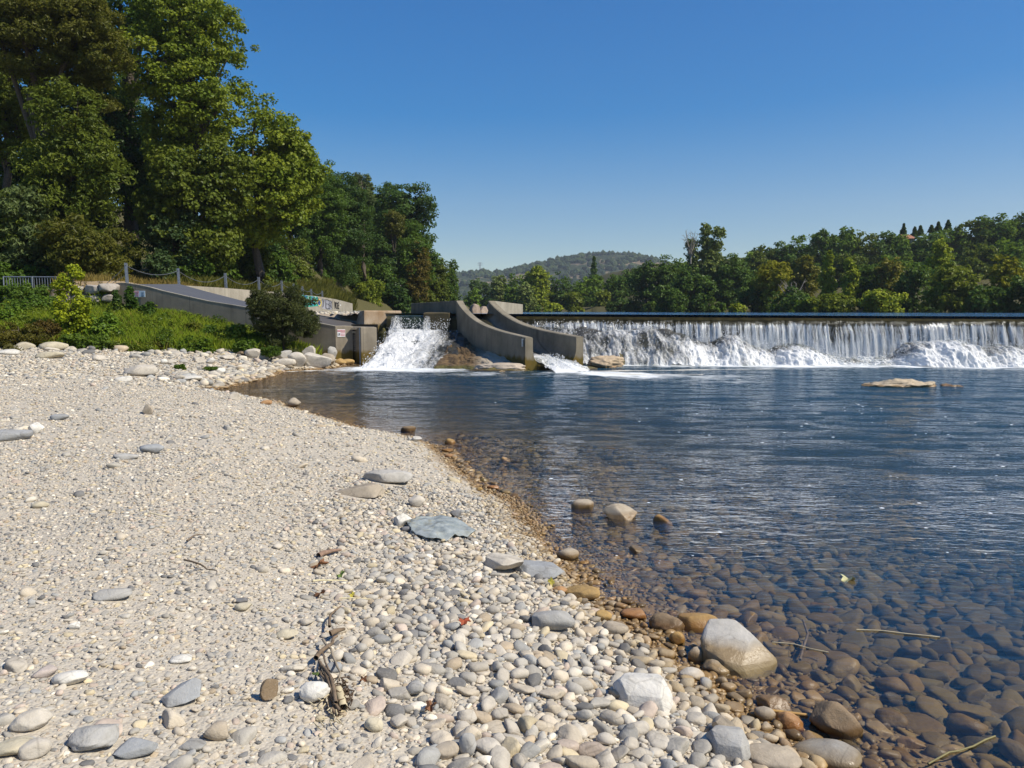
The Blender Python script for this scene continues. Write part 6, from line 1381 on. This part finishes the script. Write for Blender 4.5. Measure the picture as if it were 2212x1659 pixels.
# rotation matrices
cz, sz = np.cos(D['yaw']), np.sin(D['yaw']); ax, ay = D['tilt'][:, 0], D['tilt'][:, 1]
Rz = np.zeros((n, 3, 3)); Rz[:, 0, 0] = cz; Rz[:, 0, 1] = -sz; Rz[:, 1, 0] = sz; Rz[:, 1, 1] = cz; Rz[:, 2, 2] = 1
Rx = np.zeros((n, 3, 3)); Rx[:, 0, 0] = 1; Rx[:, 1, 1] = np.cos(ax); Rx[:, 1, 2] = -np.sin(ax); Rx[:, 2, 1] = np.sin(ax); Rx[:, 2, 2] = np.cos(ax)
Ry = np.zeros((n, 3, 3)); Ry[:, 1, 1] = 1; Ry[:, 0, 0] = np.cos(ay); Ry[:, 0, 2] = np.sin(ay); Ry[:, 2, 0] = -np.sin(ay); Ry[:, 2, 2] = np.cos(ay)
RM = Ry @ Rx @ Rz
dist = np.sqrt(D['x'] ** 2 + D['y'] ** 2 + (CAM_H - D['z']) ** 2)
# how large each shows in the photograph
uu = CX + F * D['x'] / (D['y'] * CPI + (CAM_H - D['z']) * SPI); vv = CY + F * ((CAM_H - D['z']) * CPI - D['y'] * SPI) / (D['y'] * CPI + (CAM_H - D['z']) * SPI)
vis = (uu > 0) & (uu < 2212) & (vv < 1655) & (vv > 0)
size = np.where(vis, D['r'] / dist, 0) * np.where(under & (D['y'] > 8), .5, 1)
NIND = 300 - n_hand
pick = np.argsort(-size)[:NIND]
picked = np.zeros(n, bool); picked[pick] = True
# the many: two merged meshes, dry and under water
def merged(name, label, mask):
    Vs, Fs_, Cs = [], [], []; off = 0
    px = D['r'] / dist * 788 * 2
    for lod, PR in enumerate((PR_hi, PR_lo, PR_xlo)):
        sel = mask & ~picked & ((px > 26) if lod == 0 else ((px <= 26) & (px > 6)) if lod == 1 else (px <= 6))
        for k in range(NPROTO):
            ii = np.where(sel & (D['pr'] == k))[0]
            if not len(ii): continue
            pv, pf = PR[k]
            V = np.einsum('nij,nvj->nvi', RM[ii], pv[None] * D['S'][ii][:, None, :]) + np.stack([D['x'][ii], D['y'][ii], D['z'][ii]], -1)[:, None, :]
            Fs_.append((pf[None] + (np.arange(len(ii)) * len(pv))[:, None, None] + off).reshape(-1, 3)); Vs.append(V.reshape(-1, 3)); off += len(ii) * len(pv)
            Cs.append(np.repeat(np.c_[base[ii], np.ones(len(ii))], len(pv), 0))
    me = npmesh(name, np.concatenate(Vs), np.concatenate(Fs_), STONE_ATTR, True, None, dict(col=np.concatenate(Cs)))
    tag(link(name, me), label, 'pebbles', kind='stuff')
merged('beach_pebbles', 'countless small pale pebbles covering the beach', ~under)
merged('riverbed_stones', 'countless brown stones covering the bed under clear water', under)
# the individual pebbles
PM_ = [npmesh('pebble', *PR_hi[k], STONE_OBJ, True) for k in range(NPROTO)]
REFA = np.array([(a, b) for a, b, _, _ in REFS])
from collections import Counter
todo = []
for i in pick:
    o = bpy.data.objects.new('pebble', PM_[D['pr'][i]]); COL.objects.link(o)
    o.location = (D['x'][i], D['y'][i], D['z'][i]); o.scale = D['S'][i]
    o.rotation_euler = Matrix(RM[i].tolist()).to_euler()
    b_ = base[i]; o.color = (*b_, 1)
    L = float(b_ @ [.3, .5, .2]); sat = (b_[0] - b_[2]) / (b_[0] + .01)
    if under[i]: cw = 'brown' if sat > .35 else ('grey-brown' if L > .12 else 'dark')
    else: cw = 'white' if L > .62 else 'slate' if L < .17 else 'blue-grey' if sat < -.05 else ('ochre' if sat > .5 else 'yellowish' if sat > .38 else 'tan' if sat > .30 else 'cream' if L > .44 else 'grey' if L < .38 and sat < .16 else 'beige')
    shp = ['rounded', 'flat', 'blunt', 'angular'][D['pr'][i] % 4]
    dd = np.hypot(*(REFA - [D['x'][i], D['y'][i]]).T); j = int(np.argmin(dd)); dx, dy = D['x'][i] - REFA[j][0], D['y'][i] - REFA[j][1]
    side = ('right of' if dx > 0 else 'left of') if abs(dx) > abs(dy) else ('behind' if dy > 0 else 'in front of')
    near = 'just ' if dd[j] < .28 else ''
    kind_ = ('sunken ' if under[i] else '')
    todo.append([o, '%s%s %s pebble %s%s %s' % (kind_, shp, cw, near, side, REFS[j][2]), float(D['r'][i]), dd[j]])
by = {}
for q in todo: by.setdefault(q[1], []).append(q)
NUM = ['nearest', 'second nearest', 'third nearest', 'fourth nearest', 'fifth nearest', 'sixth nearest', 'seventh nearest', 'eighth nearest', 'ninth nearest', 'tenth nearest', 'eleventh nearest', 'twelfth nearest']
for lb, qs in by.items():
    qs.sort(key=lambda q: q[3])
    for k, q in enumerate(qs):
        l2 = lb if len(qs) == 1 else ('%s %s' % (NUM[min(k, 11)], lb))
        tag(q[0], l2, 'pebble', 'loose pebbles along the shore')
# ------------------------------------------------------------------ things lying on the beach
pts = [hitg(u, v)[0] for u, v in [(888, 1150), (893, 1130), (945, 1124), (985, 1130), (1026, 1153), (1012, 1166), (985, 1166), (960, 1173), (930, 1173), (900, 1162)]]
c_ = sum(pts, Vector()) / len(pts); V = []; n1, n2 = 70, 24; ang = [math.atan2(p.y - c_.y, p.x - c_.x) for p in pts]; rad_ = [math.hypot(p.x - c_.x, p.y - c_.y) for p in pts]
oo = np.argsort(ang); ang = np.array(ang)[oo]; rad_ = np.array(rad_)[oo]
th = np.linspace(-math.pi, math.pi, n1); rr = np.interp(th, np.r_[ang - 2 * math.pi, ang, ang + 2 * math.pi], np.r_[rad_, rad_, rad_])
Q, Tt = np.meshgrid(np.linspace(0.02, 1, n2), th, indexing='ij'); RRr = np.repeat(rr[None], n2, 0) * Q
X = c_.x + RRr * np.cos(Tt); Y = c_.y + RRr * np.sin(Tt); P3 = np.stack([X, Y, 0 * X], -1)
ridge_ = 1 - np.abs(fbm(P3 * np.array([5, 8, 1]), 3, 6)) * 2.2
Z = ground(X, Y) + .03 + .028 * np.clip(ridge_, -.5, 1) + .022 * (1 - Q ** 2) + .012 * fbm(P3 * 18, 3, 9)
m = M('plastic'); p = m.pos(); nz = m.noise(p, 9, 5, .6)
pc_ = m.mix(m.mr(nz, .35, .7), (.25, .285, .285), (.44, .475, .465)); pc_ = m.mix(m.mr(m.noise(p, 5, 4, .6, 1.0), .52, .64, 0, .75), pc_, (.34, .33, .25))
nn = m.bump(nz, .6, .02)
PLASTIC = m.done(m.mixsh(.2, m.bsdf(pc_, .42, .4, nn), m.sh('BsdfTranslucent', Color=(.35, .42, .42))))
o = link('plastic_sheet', npmesh('plastic_sheet', np.stack([X, Y, Z], -1), gridfaces(n2, n1), PLASTIC))
md = o.modifiers.new('thickness', 'SOLIDIFY'); md.thickness = .004
tag(o, 'crumpled blue-grey plastic sheet spread on the pebbles', 'plastic sheet')

def gpt(u, v, up=.02):
    q, _ = hitg(u, v); return q + Vector((0, 0, up))
WOOD = plain('dead_wood', (.20, .145, .095), .9, 0, .5); WOODL = plain('pale_stalk', (.52, .44, .28), .85, 0, .3); STRAW = plain('straw', (.66, .58, .36), .8, 0, .2); LEAFB = plain('dead_leaf', (.20, .095, .045), .8, 0, .3); LEAFY = plain('yellow_leaf', (.42, .36, .06), .7, 0, .3); LEAFG = plain('green_leaf', (.12, .17, .04), .7, 0, .3); LEAFR = plain('red_leaf', (.30, .07, .03), .7, 0, .3)
def stick(name, label, pix, r, mat, up=.025, cat='stick', group='driftwood twigs on the beach', taper=.5):
    P_ = [gpt(u, v, up + .008 * (i % 2)) for i, (u, v) in enumerate(pix)]; pp = []
    for a, b in zip(P_[:-1], P_[1:]): pp += [a, a.lerp(b, .5) + Vector((rnd.uniform(-1, 1), rnd.uniform(-1, 1), .4)) * r * .7]
    pp.append(P_[-1]); return tag(link(name, tubes(name, [(pp, list(np.linspace(r, r * taper, len(pp))))], mat, 7)), label, cat, group)
stick('twig', 'thin dark twig bent across the left gravel', [(398, 1217), (430, 1228), (447, 1238), (468, 1243)], .007, WOOD)
stick('twig', 'small forked brown twig on the upper gravel', [(404, 1176), (420, 1166), (438, 1162)], .007, WOOD)
stick('straw', 'pale straw stem on the upper left gravel', [(324, 1114), (345, 1120), (368, 1122)], .005, STRAW, .02)
stick('straw', 'white straw stem lying above the cobbles', [(676, 1263), (705, 1264), (750, 1262)], .007, STRAW)
stick('straw', 'second white straw stem, right of and below the first', [(733, 1301), (765, 1303), (800, 1303)], .005, STRAW)
stick('twig', 'long curved twig right of the dried stalks', [(698, 1401), (716, 1425), (727, 1455), (736, 1478), (730, 1495)], .008, plain('grey_twig', (.34, .28, .2), .9, 0, .3), .05)
stick('twig', 'curved dark root twig above the dried stalks', [(712, 1372), (714, 1350), (722, 1338), (736, 1330)], .009, WOOD, .05)
stick('bark_piece', 'flat brown piece of bark below the plastic sheet', [(688, 1209), (710, 1203), (736, 1196)], .022, plain('bark_piece', (.26, .17, .12), .9, 0, .4), .03)
stick('stalk', 'thick dry brown stalk slanting above the blue-grey stone', [(683, 1442), (700, 1425), (718, 1408), (729, 1395)], .014, WOOD, .05)
stick('bark_piece', 'dark brown leaf-shaped bark at the top of the stalks', [(714, 1388), (730, 1384), (744, 1377)], .018, WOOD, .05)
dsb = empty('dried_stalks', gpt(722, 1500, 0), 'bundle of broken dry stalks beside the bright white rock', 'plant debris')
def bund(nm, lst, mat):
    sp_ = []
    for pix, r, up in lst:
        sp_.append(([gpt(u, v, up) for u, v in pix], r))
    link(nm, tubes(nm, sp_, mat, 6), None, dsb)
bund('stems', [([(692, 1455), (703, 1480), (716, 1515), (728, 1545)], .008, .06), ([(690, 1462), (708, 1500), (718, 1530), (735, 1556)], .007, .045), ([(698, 1468), (714, 1490), (722, 1520), (726, 1550)], .009, .07), ([(690, 1448), (694, 1480), (712, 1498)], .006, .05), ([(712, 1520), (716, 1545), (730, 1560)], .010, .03), ([(686, 1440), (697, 1430), (703, 1455), (712, 1475)], .005, .06)], WOOD)
bund('cane', [([(731, 1508), (736, 1525), (742, 1548)], .022, .04)], WOODL)
rg2 = random.Random(4)
bund('rootlets', [([(cx_ := 742 + rg2.uniform(-14, 14), cy_ := 1510 + rg2.uniform(-20, 30)), (cx_ + rg2.uniform(-12, 12), cy_ + rg2.uniform(-12, 12)), (cx_ + rg2.uniform(-16, 16), cy_ + rg2.uniform(-16, 16))], .003, .02 + rg2.random() * .04) for _ in range(40)], plain('rootlets', (.10, .065, .04), .95))
bund('straws', [([(a0 := 700 + rg2.uniform(-22, 30), b0 := 1550 + rg2.uniform(-20, 35)), (a0 + rg2.uniform(-14, 14), b0 + rg2.uniform(-10, 14))], .003, .02 + rg2.random() * .03) for _ in range(26)], WOODL)
def leaf(label, u, v, w, mat, up=.03, seed=0):
    q = gpt(u, v, up); r = w / F * (q - Vector((0, 0, CAM_H))).length / 2; rg_ = random.Random(seed); bm = bmesh.new(); k = 9; a0 = rg_.uniform(0, 6)
    ring = []
    for s in (0, 1):
        ring.append([bm.verts.new((r * (1 if i % 2 else .62) * math.cos(i * 6.283 / (2 * k)) * 1.2, r * (1 if i % 2 else .62) * math.sin(i * 6.283 / (2 * k)) * .8, r * .35 * math.sin(i * .9 + a0) + s * .002)) for i in range(2 * k)])
    c0 = bm.verts.new((0, 0, 0)); c1 = bm.verts.new((0, 0, .003))
    for i in range(2 * k):
        j = (i + 1) % (2 * k); bm.faces.new((c0, ring[0][j], ring[0][i])); bm.faces.new((c1, ring[1][i], ring[1][j])); bm.faces.new((ring[0][i], ring[0][j], ring[1][j], ring[1][i]))
    me = bpy.data.meshes.new('leaf'); bm.to_mesh(me); bm.free(); me.materials.append(mat); o = link('fallen_leaf', me); o.location = q; o.rotation_euler = (rg_.uniform(-.4, .4), rg_.uniform(-.4, .4), a0)
    tag(o, label, 'leaf', 'fallen leaves'); return o
leaf('reddish dead leaf among the cobbles in the middle', 1003, 1361, 30, LEAFR, .06, 1)
leaf('brown dead leaf left of the white straws', 692, 1292, 26, LEAFB, .03, 2)
leaf('yellow leaf beside the second white straw', 760, 1294, 18, LEAFY, .03, 3)
leaf('green leaf above the first white straw', 736, 1250, 24, LEAFG, .03, 4)
leaf('brown curled leaf below the bark piece', 690, 1228, 34, LEAFB, .03, 5)
leaf('brown leaf on the cobbles near the bottom edge', 930, 1552, 34, LEAFB, .06, 6)
leaf('small brown leaf right of the dried stalks', 785, 1480, 22, LEAFB, .03, 7)
leaf('bright yellow leaf by the smooth orange stone', 1190, 1270, 22, LEAFY, .05, 8)
leaf('small green leaf left of the dried stalks', 683, 1474, 16, LEAFG, .04, 9)
q = onz(1832, 1250, .004); o = leaf('pale yellow leaf floating on the water at right', 1832, 1250, 34, plain('pale_leaf', (.5, .48, .25), .6), 0, 10); o.location = q; o.rotation_euler = (0.05, 0.1, 1)
def wstick(label, pix, r, mat, z=.006):
    tag(link('floating_stalk', tubes('floating_stalk', [([onz(u, v, z) for u, v in pix], r)], mat, 6)), label, 'stick', 'stalks in the water')
wstick('long pale reed floating right of the big boulder', [(1850, 1360), (1905, 1362), (1960, 1369), (2030, 1376)], .004, WOODL)
wstick('orange straw lying between the glossy brown and rough orange rocks', [(1640, 1532), (1690, 1538), (1745, 1545)], .009, plain('orange_straw', (.5, .3, .1), .6))
wstick('forked sunken twig right of the grey-topped boulder', [(1735, 1340), (1745, 1370), (1735, 1400), (1728, 1425)], .009, WOOD, -.02)
wstick('thin branch floating near the lower right corner', [(2005, 1650), (2050, 1625), (2070, 1622), (2102, 1612), (2128, 1598), (2150, 1590)], .005, plain('wet_branch', (.22, .19, .08), .6))
wstick('thin reed lying on the water right of the boulder tip', [(1668, 1387), (1715, 1391), (1750, 1401), (1790, 1409)], .0035, WOODL)
# foam flecks drifting on the pool
rg = np.random.default_rng(17); n = 900; x = rg.uniform(-1, 14, n); y = rg.uniform(3, 20, n); k = (sdist(x, y) < -.5) & in_view(x, y) & (fbm(np.stack([x, y, 0 * x], -1) * .8, 2, 3) > -.12) & (rg.random(n) < np.clip((x + 1) / 6, .15, 1)); x, y = x[k], y[k]; n = len(x)
r = (.004 + .014 * rg.random(n) ** 3) * (1 + .05 * y); a = np.linspace(0, 6.283, 9)[:-1]
V = np.stack([x[:, None] + r[:, None] * np.cos(a) * 1.3, y[:, None] + r[:, None] * np.sin(a), np.full((n, 8), .012)], -1)
V = np.concatenate([V, np.stack([x, y, np.full(n, .012) + r * .35], -1)[:, None]], 1)
Fc = np.array([[i, (i + 1) % 8, 8] for i in range(8)]); Fc = (Fc[None] + (np.arange(n) * 9)[:, None, None]).reshape(-1, 3)
tag(link('foam_flecks', npmesh('foam_flecks', V.reshape(-1, 3), Fc, plain('foam_fleck', (.75, .78, .8), .6, 0, .05))), 'tiny white foam flecks drifting on the pool', 'foam', kind='stuff')
# spray thrown up by the falls
rg = np.random.default_rng(23)
def sprayset(n, f):
    return f(n)
def s_weir(n):
    x = 1 + 30 * rg.random(n); h = mound_h(x); s = rg.random(n); z = np.maximum(0, h * (1 - s ** 1.7)) + .03 + .22 * rg.random(n) ** 2; y = weir_y(x) - .6 - (.5 + 1.3 * np.minimum(1.3, h)) * s - .2 * rg.random(n)
    return np.stack([x, y, z], -1)
def s_cas(n):
    u = rg.random(n) * .85; t = rg.random(n); x = -5.45 + 3.1 * u - .7 * t; y = 36.6 - 5.0 * t; z = 1.75 * (1 - t ** .85) + .02 + .3 * rg.random(n) ** 2; return np.stack([x, y, z], -1)
def s_chu(n):
    t = rg.random(n); u = rg.random(n); p_ = A0 * (1 - u)[:, None] + B0 * u[:, None] + ad * ((t - .3) * 1.7)[:, None]; p_[:, 2] = .42 * (1 - t) + .05 + .16 * rg.random(n) ** 2; return p_
Pp = np.concatenate([s_weir(7000), s_cas(3200), s_chu(900)]); n = len(Pp); r = .006 + .016 * rg.random(n) ** 2.5
o8 = np.array([(1, 0, 0), (-1, 0, 0), (0, 1, 0), (0, -1, 0), (0, 0, 1), (0, 0, -1)], float); f8 = np.array([(0, 2, 4), (2, 1, 4), (1, 3, 4), (3, 0, 4), (2, 0, 5), (1, 2, 5), (3, 1, 5), (0, 3, 5)])
V = Pp[:, None] + o8[None] * (r[:, None, None] * np.array([1, 1, 1.3])); Fc = (f8[None] + (np.arange(n) * 6)[:, None, None]).reshape(-1, 3)
m = M('spray'); SPR = m.done(m.mixsh(.4, m.sh('BsdfDiffuse', Color=(.88, .9, .92)), m.sh('BsdfTranslucent', Color=(.9, .92, .94))))
tag(link('spray', npmesh('spray', V.reshape(-1, 3), Fc, SPR)), 'white droplets of spray thrown up by the falling water', 'spray', kind='stuff')
# ------------------------------------------------------------------ air
hz = box('haze', (0, 700, 165), (5200, 3600, 340), None, 0, 0)
hm = bpy.data.materials.new('haze_air'); hm.use_nodes = True; hm.node_tree.nodes.clear()
ho = hm.node_tree.nodes.new('ShaderNodeOutputMaterial'); hv = hm.node_tree.nodes.new('ShaderNodeVolumePrincipled')
hv.inputs['Color'].default_value = (0.82, 0.90, 1.0, 1); hv.inputs['Density'].default_value = 0.00018; hv.inputs['Anisotropy'].default_value = 0.2
hm.node_tree.links.new(hv.outputs[0], ho.inputs['Volume']); hz.materials.append(hm)
tag(link('haze', hz), 'thin bluish air over the valley', 'haze', kind='stuff')
S.cycles.volume_bounces = 0
